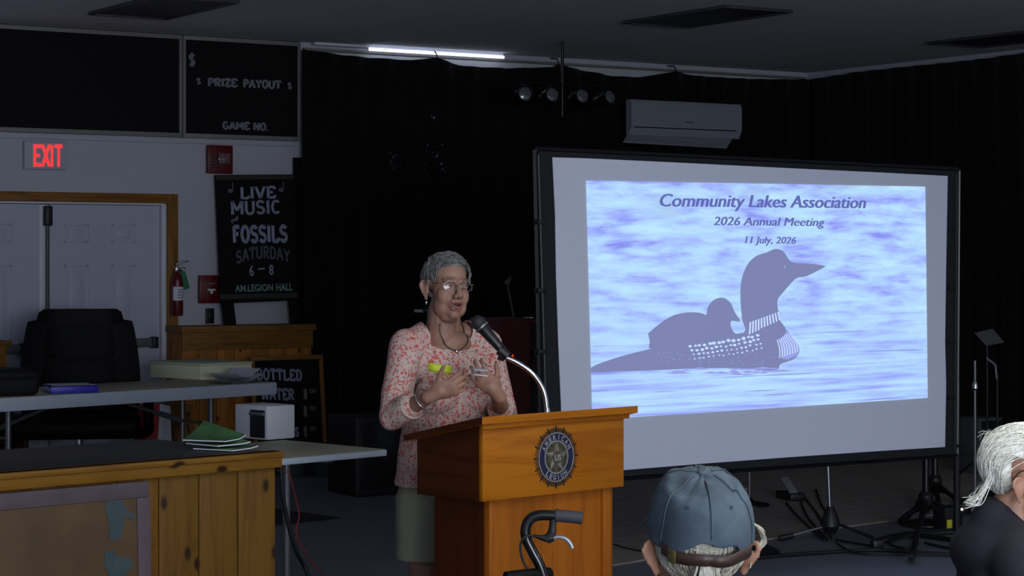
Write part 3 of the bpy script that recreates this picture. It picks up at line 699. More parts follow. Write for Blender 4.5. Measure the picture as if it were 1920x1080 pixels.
q.build('paint_patch', plain('slate_blue_paint', (44, 58, 62), .7, var=.2, vscale=20), t, 'peeled slate blue paint', smooth=False)

# green leaflets on the corner of the counter
for i, (px, py, rot, dz, lab) in enumerate(((470, 838, .1, 0, 'green leaflet lying lowest on the pine counter corner'), (462, 836, -.12, .012, 'green leaflet lying between two others on the pine counter corner'), (470, 834, .25, .024, 'green leaflet on top of the small stack on the pine counter'))):
    A = CP.hitz(px, py, Hc); o = M()
    n = 8; vs = []
    for j in range(n + 1):
        u_ = j / n; zz = .003 + .012 * max(0, u_ - .55) ** 2 * 4 * (1 if i == 2 else .5)
        for v_ in (-.5, .5): vs.append(((u_ - .5) * .135, v_ * .15, zz + .02 * (v_ + .5) * u_ * i))
    top = [(j * 2, j * 2 + 1, j * 2 + 3, j * 2 + 2) for j in range(n)]; o.add(vs, top)
    o.add([(a, b, max(c - .003, 0)) for a, b, c in vs], top); 
    for j in range(n): o.f += [(j * 2, j * 2 + 2, 2 * n + 4 + j * 2, 2 * n + 2 + j * 2), (j * 2 + 1, 2 * n + 3 + j * 2, 2 * n + 5 + j * 2, j * 2 + 3)]; o.k += [1, 1]
    o.f += [(0, 2 * n + 2, 2 * n + 3, 1), (2 * n, 2 * n + 1, 4 * n + 3, 4 * n + 2)]; o.k += [1, 1]
    o.box(-.055, -.02, -.05, .01, .003, .0036, 2)
    g = o.build('leaflet', [plain('leaflet_green', (48, 84, 46), .45, var=.35, vscale=25), m_paper, plain('leaflet_light', (96, 126, 80), .45, var=.3, vscale=40)], mw=CP.m @ TR((min(A[0], -.08), max(A[1], .075), Hc + .001 + dz)) @ RZ(rot + .2))
    tag(g, lab, 'leaflet', 'leaflets on the pine counter')

# ------------------------------------------------------------------ folding tables
def folding_table(lab, corner, yaw, Lx, Ly, H, th, brace):
    """corner: right front corner, runs to local -x and +y"""
    pl = Plane((corner.x, corner.y, 0), yaw); t = thing('folding_table', lab, 'table', pl.m, group='folding tables')
    M().box(-Lx, 0, 0, Ly, H - .02, H, 0, .006).build('tabletop', m_tabletop, t)
    q = M()
    for bx in ((-Lx, 0, -.006, .014), (-Lx, 0, Ly - .014, Ly + .006)): q.box(bx[0], bx[1], bx[2], bx[3], H - th, H - .003, 0, .004)
    for bx in ((-Lx - .004, -Lx + .014), (-.014, .004)): q.box(bx[0], bx[1], 0, Ly, H - th, H - .003, 0, .004)
    q.build('edge', m_tableedge, t, 'pale edge band')
    for s in (-1, 1):
        if not brace:                        # a single post on a flat foot at each end
            xx = pl.hit(537, 950, Ly / 2)[0] if s > 0 else -Lx - pl.hit(537, 950, Ly / 2)[0]
            M().tube([(xx, Ly / 2, .02), (xx, Ly / 2, H - .02)], .0175, 14).build('leg', m_steel, t)
            M().box(xx - .03, xx + .03, .06, Ly - .06, 0, .03, 0, .01).build('foot', m_black, t); M().box(xx - .03, xx + .03, .06, Ly - .06, H - .045, H - .02, 0, .004).build('bracket', m_steel, t)
            continue
        xx = -.41 if s > 0 else -Lx + .41
        for yy in (.2, Ly - .26):
            g = M(); g.tube([(xx, yy, .02), (xx, yy, H - .03)], .019, 12); g.build('leg', m_steel, t)
            f = M(); f.lathe([(.02, 0), (.021, .03), (.017, .035)], 12, 0, TR((xx, yy, .0))); f.build('foot_cap', m_black, t)
        for zc_ in (.18, H - .05): M().tube([(xx, .2, zc_), (xx, Ly - .26, zc_)], .012, 8).build('cross_bar', m_steel, t)
        g = M(); zb = H - .27; yb = Ly - .27; g.tube([(xx, yb, zb), (xx - s * .78, yb, H - .035)], .012, 8); g.tube([(xx - s * .02, yb, zb + .007), (xx - s * .2, yb, zb + .062)], .019, 8); g.tube([(xx, .2, zb), (xx, Ly - .26, zb)], .010, 8); g.build('brace', m_steel, t)
    return pl
q = FL(518, 716, .74); T1 = folding_table('long folding table with papers, a flat carton and a blue binder on it', q, radians(48), 2.44, .76, .74, .085, True)
q = FL(724, 842, .74); T2 = folding_table('smaller folding table behind the pine counter with a white box on it', q, radians(46), 1.83, .70, .74, .03, False)

# things on the long table
def on(pl, px, py, z): return pl.hitz(px, py, z)
A = on(T1, 375, 713, .74)
q = FL(375, 713, .74); cy = radians(48)
cpl = Plane((q.x, q.y, .741), radians(47)); zc = cpl.hit(375, 682)[1]
xr_ = cpl.hit(472, 705)[0]; ylen = .56
t = thing('carton', 'flat cream carton on the long folding table beside the papers', 'box', cpl.m)
M().box(0, xr_, 0, ylen, 0, zc - .02, 0, .003).build('body', plain('carton_cream', (222, 224, 192), .7, var=.05), t)
M().box(-.004, xr_ + .004, -.004, ylen + .004, zc - .02, zc, 0, .003).build('lid', plain('carton_lid', (196, 198, 172), .7, var=.05), t)
for i, (px, py, rot, lab) in enumerate(((440, 718, .1, 'white sheet of paper at the bottom of the loose pile beside the carton'), (452, 717, -.2, 'white sheet of paper in the middle of the loose pile beside the carton'), (462, 715, .3, 'white sheet of paper on top of the loose pile beside the carton'))):
    A = on(T1, px, py, .74); o = M(); n = 6; vs = []
    for j in range(n + 1):
        for v_ in (-.5, .5): vs.append(((j / n - .5) * .28, v_ * .216, .001 + (.05 + .05 * i) * max(0, abs(j / n - .42) - .22) + .012 * i))
    f = [(j * 2, j * 2 + 1, j * 2 + 3, j * 2 + 2) for j in range(n)]; o.add(vs, f); o.add([(a, b, c + .0008) for a, b, c in vs], f)
    g = o.build('paper_sheet', m_paper, mw=T1.m @ TR((min(A[0], -.2), min(max(A[1], .16), .5), .742 + i * .003)) @ RZ(rot)); tag(g, lab, 'paper', 'papers on the long table')
A = on(T1, 142, 736, .74); bp = sub(T1, A[0], max(A[1], .14), .741, radians(-24))
t = thing('binder', 'blue ring binder lying on the long folding table', 'binder', bp.m)
m_blue = plain('binder_blue', (44, 48, 190), .4, var=.1)
M().box(-.15, .15, -.125, .125, .003, .006 + .002, 0, .002).build('back_cover', m_blue, t)
q = M(); q.box(-.15, .15, -.128, -.12, 0, .044, 0, .003); q.box(.02, .03, -.131, -.118, .0, .046, 0); q.build('spine', m_blue, t)
M().box(-.15, .15, -.12, .12, .036, .040, 0, .002, RX(radians(3)), ).build('front_cover', m_blue, t)
M().box(-.14, .14, -.115, .118, .009, .035, 0, .002).build('pages', m_paper, t)
o = M().box(-.14, .13, -.10, .115, .048, .050, 0, 0).build('paper_sheet', m_paper, mw=bp.m @ RZ(.06)); tag(o, 'white sheet of paper lying on the blue binder', 'paper')
A = on(T1, 76, 746, .74); bg = sub(T1, A[0], max(A[1], .16), .741, radians(-20))
t = thing('camera_bag', 'black soft camera bag on the left end of the long table', 'bag', bg.m)
m_fab = plain('black_nylon', (12, 12, 14), .8, var=.3, vscale=60)
M().box(-.24, .17, -.12, .12, 0, .13, 0, .045, None, 4).build('body', m_fab, t)
q = M(); q.box(-.22, .15, -.13, .1, .10, .155, 0, .025, None, 3); q.build('flap', m_fab, t)
q = M(); q.tube(catmull([(-.22, 0, .14), (-.2, -.05, .17), (0, -.09, .165), (.13, -.02, .16)], 6), .012, 8); q.build('strap', m_fab, t)

# executive chair behind the long table
Yc = 14.95; base = P(150, 480, Yc); ch = Plane((base.x, base.y, 0), radians(10)); h = lambda x_, y_, d=0: ch.hit(x_, y_, d)
t = thing('office_chair', 'black high backed office chair behind the long folding table', 'chair', ch.m)
s_ = Yc / FPX; zt = h(150, 580)[1]
def cush(m, prof, y0, thick, bulge=.04):
    """prof: list of (z, halfwidth); puffed both ways"""
    n = 12; vs = []; fs = []; rows = len(prof)
    for side in (0, 1):
        for z, hw in prof:
            for i in range(n + 1):
                u_ = i / n * 2 - 1; k = (1 - abs(u_) ** 4)
                vs.append((u_ * hw, y0 + (thick / 2 + bulge * k) * (1 if side else -1), z))
    o = rows * (n + 1)
    for side in (0, 1):
        for j in range(rows - 1):
            for i in range(n):
                a = side * o + j * (n + 1) + i; fs.append((a, a + 1, a + n + 2, a + n + 1))
    for j in range(rows - 1):
        for e_ in (0, n): a = j * (n + 1) + e_; fs.append((a, a + n + 1, o + a + n + 1, o + a))
    for j in (0, rows - 1):
        for i in range(n): a = j * (n + 1) + i; fs.append((a, o + a, o + a + 1, a + 1))
    m.add(vs, fs)
q = M(); zz = lambda f: .5 + (zt - .5) * f
cush(q, [(zz(0), .40), (zz(.15), .42), (zz(.4), .415), (zz(.6), .40), (zz(.8), .375), (zz(.88), .36), (zz(.895), .30), (zz(.97), .285), (zz(1), .25)], .1, .10)
q.build('backrest', m_soft, t)
for a, b, w1, w2 in ((.08, .5, .24, .26), (.53, .83, .25, .23)):
    q = M(); n = 6; cush(q, [(zz(a + (b - a) * i / n), (w1 + (w2 - w1) * i / n) * (1 - .12 * abs(i / n * 2 - 1) ** 4)) for i in range(n + 1)], .0, .05, .025); q.build('back_cushion', m_soft, t)
M().box(-.42, .42, -.62, .05, .36, .52, 0, .07, None, 4).build('seat', m_soft, t)
for s2 in (-1, 1):
    q = M(); xx = s2 * .47
    q.tube(catmull([(xx, .05, .6), (xx, -.3, .61), (xx, -.46, .58), (xx, -.48, .48), (xx, -.38, .4), (s2 * .4, -.3, .37)], 7), .035, 10, 0, True); q.build('armrest', m_soft, t)
q = M(); q.lathe([(.05, .1), (.05, .2), (.028, .2), (.028, .37)], 16, 0, TR((0, -.27, 0))); q.build('gas_lift', m_chrome, t)
q = M()
for k in range(5):
    g = 2 * pi * k / 5 + .4; c_, d_ = cos(g), sin(g); q.tube([(0, -.27, .12), (.33 * c_, -.27 + .33 * d_, .085)], [.03, .02], 8)
q.build('star_base', m_blackm, t)
for k in range(5):
    g = 2 * pi * k / 5 + .4; q = M(); q.lathe([(.01, -.02), (.03, -.015), (.03, .015), (.01, .02)], 14, 0, TR((.33 * cos(g), -.27 + .33 * sin(g), .031)) @ RZ(g) @ RY(pi / 2)); q.tube([(.33 * cos(g), -.27 + .33 * sin(g), .03), (.33 * cos(g), -.27 + .33 * sin(g), .09)], .01, 6); q.build('caster', m_black, t)

# red and white tote seen below the table
q = FL(297, 806, .44); 
pl = Plane((P(297, 780, 15.6).x, 15.6, 0), radians(30)); h = lambda x_, y_: pl.hit(x_, y_, 0)
t = thing('tote', 'red and white tote on the floor between the long table and the doors', 'tote', pl.m)
za = h(297, 757)[1]; xa, xm_, xb = h(269, 770)[0], h(296, 770)[0], h(324, 770)[0]
m_redp = plain('red_plastic', (170, 26, 34), .5, var=.1)
M().panel([(xa, .0), (xm_ - .02, .0), (xm_ + .015, za), (xa + .03, za - .02)], 0, .25).build('red_side', m_redp, t, 'red side')
M().panel([(xm_ - .018, .0), (xb, .0), (xb - .02, za - .02), (xm_ + .017, za)], 0, .25).build('white_side', m_white, t, 'white side')
# cabinet at the left end under the table and a wooden stand behind the bag
pl = Plane((P(0, 780, 14.9).x, 14.9, 0), radians(33)); h = lambda x_, y_: pl.hit(x_, y_, 0)
za = h(20, 781)[1]; xb = h(54, 800)[0]; xa = h(-90, 800)[0]
m_brown = wood('brown_wood', (66, 44, 24), (44, 28, 14), 'x', .6, knots=False)
t = thing('low_cabinet', 'low dark brown open cabinet under the left end of the long table', 'cabinet', pl.m)
q = M(); q.box(xb - .035, xb, 0, .4, 0, za, 0, .003); q.box(xa, xa + .03, 0, .4, 0, za); q.box(xa, xb, 0, .4, za - .03, za, 0, .003); q.box(xa, xb, .38, .4, 0, za - .03); q.box(xa, xb, 0, .4, 0, .03); q.build('carcass', m_brown, t)
M().box(xa + .03, xb - .035, .02, .38, za * .5, za * .5 + .02).build('shelf', m_brown, t)
pl = Plane((P(0, 700, 15.35).x, 15.35, 0), radians(33)); h = lambda x_, y_: pl.hit(x_, y_, 0); za = h(5, 639)[1]
xa, xb, xc = h(-70, 650)[0], h(13, 650)[0], h(20, 650)[0]
t = thing('wooden_stand', 'tall brown wooden stand at the left edge in front of the doors', 'stand', pl.m)
M().box(xa, xb, 0, .35, 0, za - .035, 0, .004).build('body', m_case, t); M().box(xa - .03, xc, -.03, .38, za - .035, za, 0, .006).build('top', m_caseh, t)

# white box appliance on the second table
q = FL(500, 826, .74); pl = Plane((q.x, q.y, .741), radians(46)); h = lambda x_, y_, d=0: pl.hit(x_, y_, d)
zt_ = h(500, 762)[1]; xr_ = h(553, 800)[0]; ly = .235
t = thing('white_appliance', 'small white box appliance with a dark front opening on the second table', 'appliance', pl.m)
q = M(); q.box(.0, xr_, 0, ly, 0, zt_, 0, .006); q.build('housing', m_white, t)
yo = [pl.hitz(x_, 0, 0) for x_ in ()]
q = M(); q.box(-.006, .003, .012, .118, .008, zt_ - .02, 0, .004); q.build('opening', m_black, t, 'dark front opening')
q = M(); q.box(-.012, -.002, .012, .118, zt_ - .045, zt_ - .03, 0, .003); q.build('handle', m_steel, t)
# pine easel with a pale board behind the long table
pl = Plane((P(378, 800, 16.0).x, 16.0, 0), radians(33)); h = lambda x_, y_: pl.hit(x_, y_, 0)
t = thing('sawhorse', 'pine A shaped trestle standing in front of the half wall', 'trestle', pl.m)
za = h(352, 772)[1]
for sgn, nm in ((1, 'leg'), (-1, 'leg')):
    q = M(); A, B = h(352, 772), h(402, 806); dx = (B[0] - A[0]) / (A[1] - B[1])
    for yy in (0, .35): q.panel([(A[0] - .025, za), (A[0] + .025, za), (A[0] + .025 + sgn * dx * za * .2, 0), (A[0] - .025 + sgn * dx * za * .2, 0)], yy, yy + .03)
    q.build('leg', m_caseh, t)
M().box(h(352, 772)[0] - .03, h(352, 772)[0] + .03, -.03, .41, za, za + .05, 0, .004).build('beam', m_caseh, t)
q = M(); A, B = h(362, 783), h(388, 815); q.panel([h(362, 783), h(389, 806), h(386, 822), h(358, 822)], .1, .12); q.build('pale_board', plain('pale_ply', (150, 138, 84), .7), t, 'pale plywood panel')

# cords hanging by the second table
def cord(name, lab, pts, r, mat, group=None, cat='cable'):
    o = M().tube(catmull(pts, 8), r, 8).build(name, mat, sharp=0); return tag(o, lab, cat, group)
m_cable = plain('black_cable', (12, 12, 13), .6)
T2f = lambda px, py, d: T2.m @ Vector((lambda a: (a[0], d, a[1]))(T2.hit(px, py, d)))
cord('extension_cable', 'thin red cord hanging down beside the second table leg', [T2f(520, 882, -.03), T2f(540, 886, -.03), T2f(547, 905, -.03), T2f(557, 945, -.03), T2f(561, 968, -.03), T2f(555, 1000, -.03), T2f(572, 1035, -.03), T2f(592, 1065, -.03), T2f(606, 1082, -.03), FL(640, 1200, .01)], .0027, plain('red_cord', (150, 44, 36), .5), None)
cord('power_cable', 'thick black cord hanging down beside the second table leg', [T2f(526, 872, -.06), T2f(530, 925, -.06), T2f(541, 985, -.06), T2f(556, 1035, -.06), T2f(576, 1075, -.06), FL(615, 1190, .012)], .009, m_cable, None)
# dark boxes on the floor beyond the second table
for px, py, wd, dp, hh, lab, mt in ((712, 930, .36, .4, .52, 'black speaker cabinet on the floor left of the speaking woman', m_black), (626, 893, .28, .3, .22, 'grey plastic crate on the floor against the drape, right of a flatter one', plain('grey_crate', (56, 60, 64), .7)), (562, 893, .22, .3, .14, 'flat grey plastic crate on the floor against the drape', plain('grey_crate2', (50, 54, 58), .7))):
    q = FL(px, py); pl = Plane((q.x, q.y, .009 if px == 712 else .0), radians(33)); nm = 'speaker_cabinet' if px == 712 else 'crate'
    t = thing(nm, lab, 'speaker' if px == 712 else 'crate', pl.m)
    M().box(-wd / 2, wd / 2, 0, dp, 0, hh, 0, .01).build('body', mt, t)
    if px == 712:
        q = M(); q.box(-wd / 2 + .03, wd / 2 - .03, -.008, .002, .04, hh - .04, 0, .004); q.build('grille', m_blackm, t)
    else:
        q = M(); q.box(-wd / 2 - .008, wd / 2 + .008, -.008, dp + .008, hh - .02, hh, 0, .004); q.build('rim', mt, t)
# ------------------------------------------------------------------ lectern
Yl = 7.2; q = P(905, 900, Yl); LP = Plane((q.x, q.y, 0), A44); h = lambda x_, y_, d=0: LP.hit(x_, y_, d)
Wl = h(1170, 900)[0]; Dl = .335; zf = h(905, 797)[1]; zlo = h(907, 941)[1]; slope = .20
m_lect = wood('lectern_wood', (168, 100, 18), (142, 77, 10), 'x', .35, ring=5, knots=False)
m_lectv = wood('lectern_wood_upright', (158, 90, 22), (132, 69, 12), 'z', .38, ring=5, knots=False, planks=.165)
m_dkw = wood('lectern_side_wood', (70, 33, 11), (50, 21, 6), 'y', .4, ring=5, knots=False)  # browner side stain, darkened further so its shade is in the colour
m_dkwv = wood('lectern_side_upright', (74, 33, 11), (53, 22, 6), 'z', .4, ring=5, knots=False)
t = LT = thing('lectern', 'orange wood lectern with a round emblem and slanted top', 'lectern', LP.m)
q = M(); q.box(0, Wl, 0, .02, zlo, zf, 0, .003); q.build('front_panel', m_lect, t)
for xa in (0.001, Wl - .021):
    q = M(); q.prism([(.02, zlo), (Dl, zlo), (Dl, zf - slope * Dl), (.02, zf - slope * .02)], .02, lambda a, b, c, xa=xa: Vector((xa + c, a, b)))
    q.build('side_panel', m_dkw, t, 'brown stained side, darkened for shade')
q = M(); tp = lambda y, z: (y, z)
q.prism([(-.035, zf + .031), (-.035, zf + .006), (Dl + .03, zf + .002 - slope * (Dl + .05)), (Dl + .03, zf + .024 - slope * (Dl + .05))], Wl + .07, lambda a, b, c: Vector((-.035 + c, a, b))); q.k[0] = q.k[1] = 1; q.build('top_board', [m_lect, m_dkw], t)  # end faces take the shade-darkened side colour
q = M(); q.box(-.014, Wl + .014, -.016, .0, zf - .014, zf + .006, 0, .004); q.build('molding', m_lect, t)
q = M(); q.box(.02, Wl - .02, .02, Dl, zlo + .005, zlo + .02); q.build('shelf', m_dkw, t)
bx0, bx1 = h(918, 1000, .03)[0], h(1149, 1000, .03)[0]; y1, y2 = .03, .31
for xa, xb in ((bx0, bx0 + .042), (bx1 - .05, bx1)): M().box(xa, xb, y1, y1 + .03, 0, zlo + .005, 0, .003).build('stile', m_lectv, t)
M().box(bx0 + .042, bx1 - .05, y1 + .013, y1 + .028, .02, zlo + .004).build('lower_panel', m_lectv, t)
for xa in (bx0, bx1 - .02): M().box(xa, xa + .02, y1 + .03, y2, 0, zlo + .005).build('lower_side', m_dkwv, t, 'brown stained lower side, darkened for shade')
q = M(); q.box(bx0 + .001, bx1 - .001, y1 - .008, y1 + .004, 0, .09, 0, .003); q.build('plinth', m_lect, t)
# round emblem
EC = h(1042, 857); ER = (EC[1] - h(1042, 914)[1])
def ring(m, r0, r1, y0, y1, k=0, n=64, fn=None):
    for i in range(n):
        a, b = 2 * pi * i / n, 2 * pi * (i + 1) / n
        m.panel([(EC[0] + r0 * cos(a), EC[1] + r0 * sin(a)), (EC[0] + r1 * cos(a), EC[1] + r1 * sin(a)), (EC[0] + r1 * cos(b), EC[1] + r1 * sin(b)), (EC[0] + r0 * cos(b), EC[1] + r0 * sin(b))], y0, y1, k)
m_navy = plain('emblem_navy', (26, 28, 58), .4, var=.08); m_bronze = plain('emblem_bronze', (88, 82, 66), .4, .4, var=.25, vscale=90); m_ray = plain('emblem_ray', (44, 42, 36), .5, .2, var=.3)
m_star = plain('emblem_star', (140, 136, 120), .4, .3, var=.15); m_pale = plain('emblem_pale', (140, 138, 138), .5, var=.1)
q = M()
for i in range(96):
    a = 2 * pi * i / 96; big = i % 6 == 0; r1 = ER * (1.03 if big else (.95 if i % 2 else .98)); wd = (.035 if big else .017)
    q.panel([(EC[0] + ER * .76 * cos(a - wd), EC[1] + ER * .76 * sin(a - wd)), (EC[0] + r1 * cos(a - wd * .75), EC[1] + r1 * sin(a - wd * .75)), (EC[0] + r1 * 1.01 * cos(a), EC[1] + r1 * 1.01 * sin(a)), (EC[0] + r1 * cos(a + wd * .75), EC[1] + r1 * sin(a + wd * .75)), (EC[0] + ER * .76 * cos(a + wd), EC[1] + ER * .76 * sin(a + wd))], -.0025, -.0003, 1)
ring(q, ER * .52, ER * .80, -.003, -.0003, 0); ring(q, ER * .515, ER * .55, -.004, -.0003, 2); ring(q, ER * .785, ER * .815, -.0035, -.0003, 2); ring(q, .001, ER * .52, -.003, -.0003, 3)
em = q.build('emblem', [m_navy, m_ray, m_pale, m_bronze], t, 'round navy and bronze emblem', smooth=False)
q = M()
for i in range(5):
    for s2, kk in ((-1, 0), (1, 1)):
        a = pi / 2 + 2 * pi * i / 5; b = a + s2 * pi / 5; R1, R2 = ER * .53, ER * .22
        q.add([(EC[0], -.009, EC[1]), (EC[0] + R1 * cos(a), -.0045, EC[1] + R1 * sin(a)), (EC[0] + R2 * cos(b), -.0045, EC[1] + R2 * sin(b)), (EC[0], -.003, EC[1]), (EC[0] + R1 * cos(a), -.003, EC[1] + R1 * sin(a)), (EC[0] + R2 * cos(b), -.003, EC[1] + R2 * sin(b))], [(0, 1, 2), (1, 4, 5, 2), (3, 5, 4)], kk)
q.build('star', [m_star, plain('emblem_star_shade', (104, 100, 84), .4, .3, var=.1)], em, 'pale five pointed star', smooth=False)
q = M()
ring(q, .001, ER * .21, -.0105, -.0095, 1, 24); v2, f2 = fit(text_raw('US', .03), (EC[0] - ER * .15, EC[1] - ER * .1), (EC[0] + ER * .15, EC[1] - ER * .1), (0, ER * .2)); q.add([(a, -.011, b) for a, b in v2], f2)
def around(word, r, a0, a1, flip):
    for i, chh in enumerate(word):
        a = radians(a0 + (a1 - a0) * i / (len(word) - 1)); hgt = ER * .17; wd = ER * (.13 if chh != 'I' else .035)
        v, f = fit(text_raw(chh, .03), (-wd / 2, -hgt / 2), (wd / 2, -hgt / 2), (0, hgt)); o2 = []
        for x_, z_ in v:
            if not flip: ex, ez = (sin(a), -cos(a)), (cos(a), sin(a))
            else: ex, ez = (-sin(a), cos(a)), (-cos(a), -sin(a))
            o2.append((EC[0] + r * cos(a) + ex[0] * x_ + ez[0] * z_, -.0042, EC[1] + r * sin(a) + ex[1] * x_ + ez[1] * z_))
        q.add(o2, f)
around('AMERICAN', ER * .665, 152, 28, False); around('LEGION', ER * .665, 232, 308, True)
q.build('lettering', [m_pale, m_bronze], em, 'pale raised lettering', smooth=False)
q = M()
for s2 in (-1, 1):
    for i in range(7):
        a = radians(-70 + i * 22); r_ = ER * .43; c_ = (EC[0] + s2 * r_ * cos(a), EC[1] + r_ * sin(a)); d_ = (-s2 * sin(a + .5), cos(a + .5)); n_ = (d_[1], -d_[0]); L_ = ER * .09
        q.panel([(c_[0] - d_[0] * L_, c_[1] - d_[1] * L_), (c_[0] + n_[0] * L_ * .3, c_[1] + n_[1] * L_ * .3), (c_[0] + d_[0] * L_, c_[1] + d_[1] * L_), (c_[0] - n_[0] * L_ * .3, c_[1] - n_[1] * L_ * .3)], -.0045, -.003)
q.build('wreath', m_ray, em, smooth=False)

# gooseneck microphone
Ym = LP.m @ Vector((0, .12, 0)); bz = zf + .03 - slope * .12
b0 = LP.hit(1026, 770, .1); base = LP.m @ Vector((b0[0], .1, bz - .004)); Y0 = base.y
pl = Plane(base, 0)
t = thing('gooseneck_microphone', 'black microphone on a chrome gooseneck fixed to the lectern', 'microphone', pl.m)
pp = lambda x_, y_, dy=0: pl.loc(P(x_, y_, Y0 + dy))
q = M(); q.lathe([(.02, .0), (.02, .008), (.011, .014), (.009, .03)], 16); q.build('flange', m_chrome, t)
q = M(); q.tube(catmull([(0, 0, .0), pp(1022, 742), pp(1010, 715), pp(992, 695), pp(968, 679), pp(948, 670)], 8), .0085, 12); q.build('gooseneck', m_chrome, t, 'chrome flexible neck')
q = M(); q.tube([pp(952, 668, -.01), pp(936, 655, -.01)], [.017, .019], 12); q.tube([pp(946, 672), pp(934, 668)], .012, 8); q.build('clip', m_black, t)
mc, mh = pp(948, 664), pp(898, 607)
dr_ = (mh - mc).normalized()
q = M(); q.tube([mc, mc + dr_ * .03, mh - dr_ * .028, mh - dr_ * .016], [.0145, .0165, .021, .026], 16); q.build('handle', plain('mic_black', (20, 20, 22), .4), t)
q = M(); q.tube([mh - dr_ * .018, mh - dr_ * .012], .0275, 20); q.build('band', m_steel, t, 'grey metal band')
q = M(); q.ell(mh + dr_ * .004, (.0265, .0265, .0265), 0, None, 20, 12); q.build('grille', plain('mic_grille', (62, 62, 66), .4, .6, var=.4, vscale=260, bump=.8), t, 'dark mesh ball')

# ------------------------------------------------------------------ projection screen
q0 = P(1043, 480, 10.1); q1 = P(1773.5, 480, 11.75)
SA = atan2(q1.y - q0.y, q1.x - q0.x); SP = Plane((q0.x, q0.y, 0), SA); h = lambda x_, y_, d=0: SP.hit(x_, y_, d)
t = SC = thing('projection_screen', 'large portable projection screen showing a loon slide in the black frame', 'screen', SP.m)
m_scr = plain('screen_white', (200, 203, 212), .8, var=.01)
wp = [(1035, 295), (1100, 297), (1250, 304), (1450, 314), (1640, 323), (1776, 330), (1773, 500), (1771, 640), (1773, 720), (1771, 838), (1640, 846), (1480, 857), (1320, 869), (1172, 881), (1054, 889), (1052, 780), (1046, 640), (1042, 520), (1040, 400)]
M().panel([h(*p) for p in wp], -.004, .0).build('white_surface', m_scr, t, 'white screen surface')
m_velvet = plain('black_border', (12, 12, 16), .8, var=.3)
q = M(); o_ = [h(1008, 283, .012), h(1796, 321, .012), h(1792, 851, .012), h(1020, 903, .012)]
q.panel(o_, .004, .022); q.build('border', m_velvet, t, 'black cloth border')
q = M(); o2 = [h(1005, 281, .03), h(1798, 319, .03), h(1794, 852, .03), h(1018, 906, .03)]
for i in range(4):
    A, B = o2[i], o2[(i + 1) % 4]; q.tube([(A[0], .035, A[1]), (B[0], .035, B[1])], .016, 4)
q.build('frame', m_blackm, t)
for e1, e2 in (((1009, 290), (1025, 830)), ((1793.5, 325), (1790, 845))):
    A, B = h(*e1, .0), h(*e2, .0); M().tube([(A[0], .0, A[1]), (B[0], .0, B[1])], .006, 8).build('edge_tube', plain('dull_tube', (58, 58, 56), .4, .5), t, 'dull metal edge tube')
for x_, ys in ((1016, (416, 545, 660)), (1784, (640, 745, 540, 430))):
    for y_ in ys:
        A = h(x_, y_, 0); M().box(A[0] - .025, A[0] + .025, -.006, .03, A[1] - .012, A[1] + .012, 0, .003).build('latch', m_blackm, t)
A = h(1801, 836, 0); q = M(); q.tube([(A[0] - .03, 0, A[1]), (A[0] + .04, 0, A[1] - .004)], .007, 8); q.build('latch', m_blackm, t)
for (xa, ya, xb) in ((1028, 890, 1030), (1797, 852, 1797)):
    A = h(xa, ya, .04); q = M(); q.tube([(A[0], .05, A[1] + .4), (A[0], .05, .012)], .018, 10); q.tube([(A[0], -.3, .016), (A[0], .42, .016)], .014, 8); q.build('stand_leg', m_blackm, t)
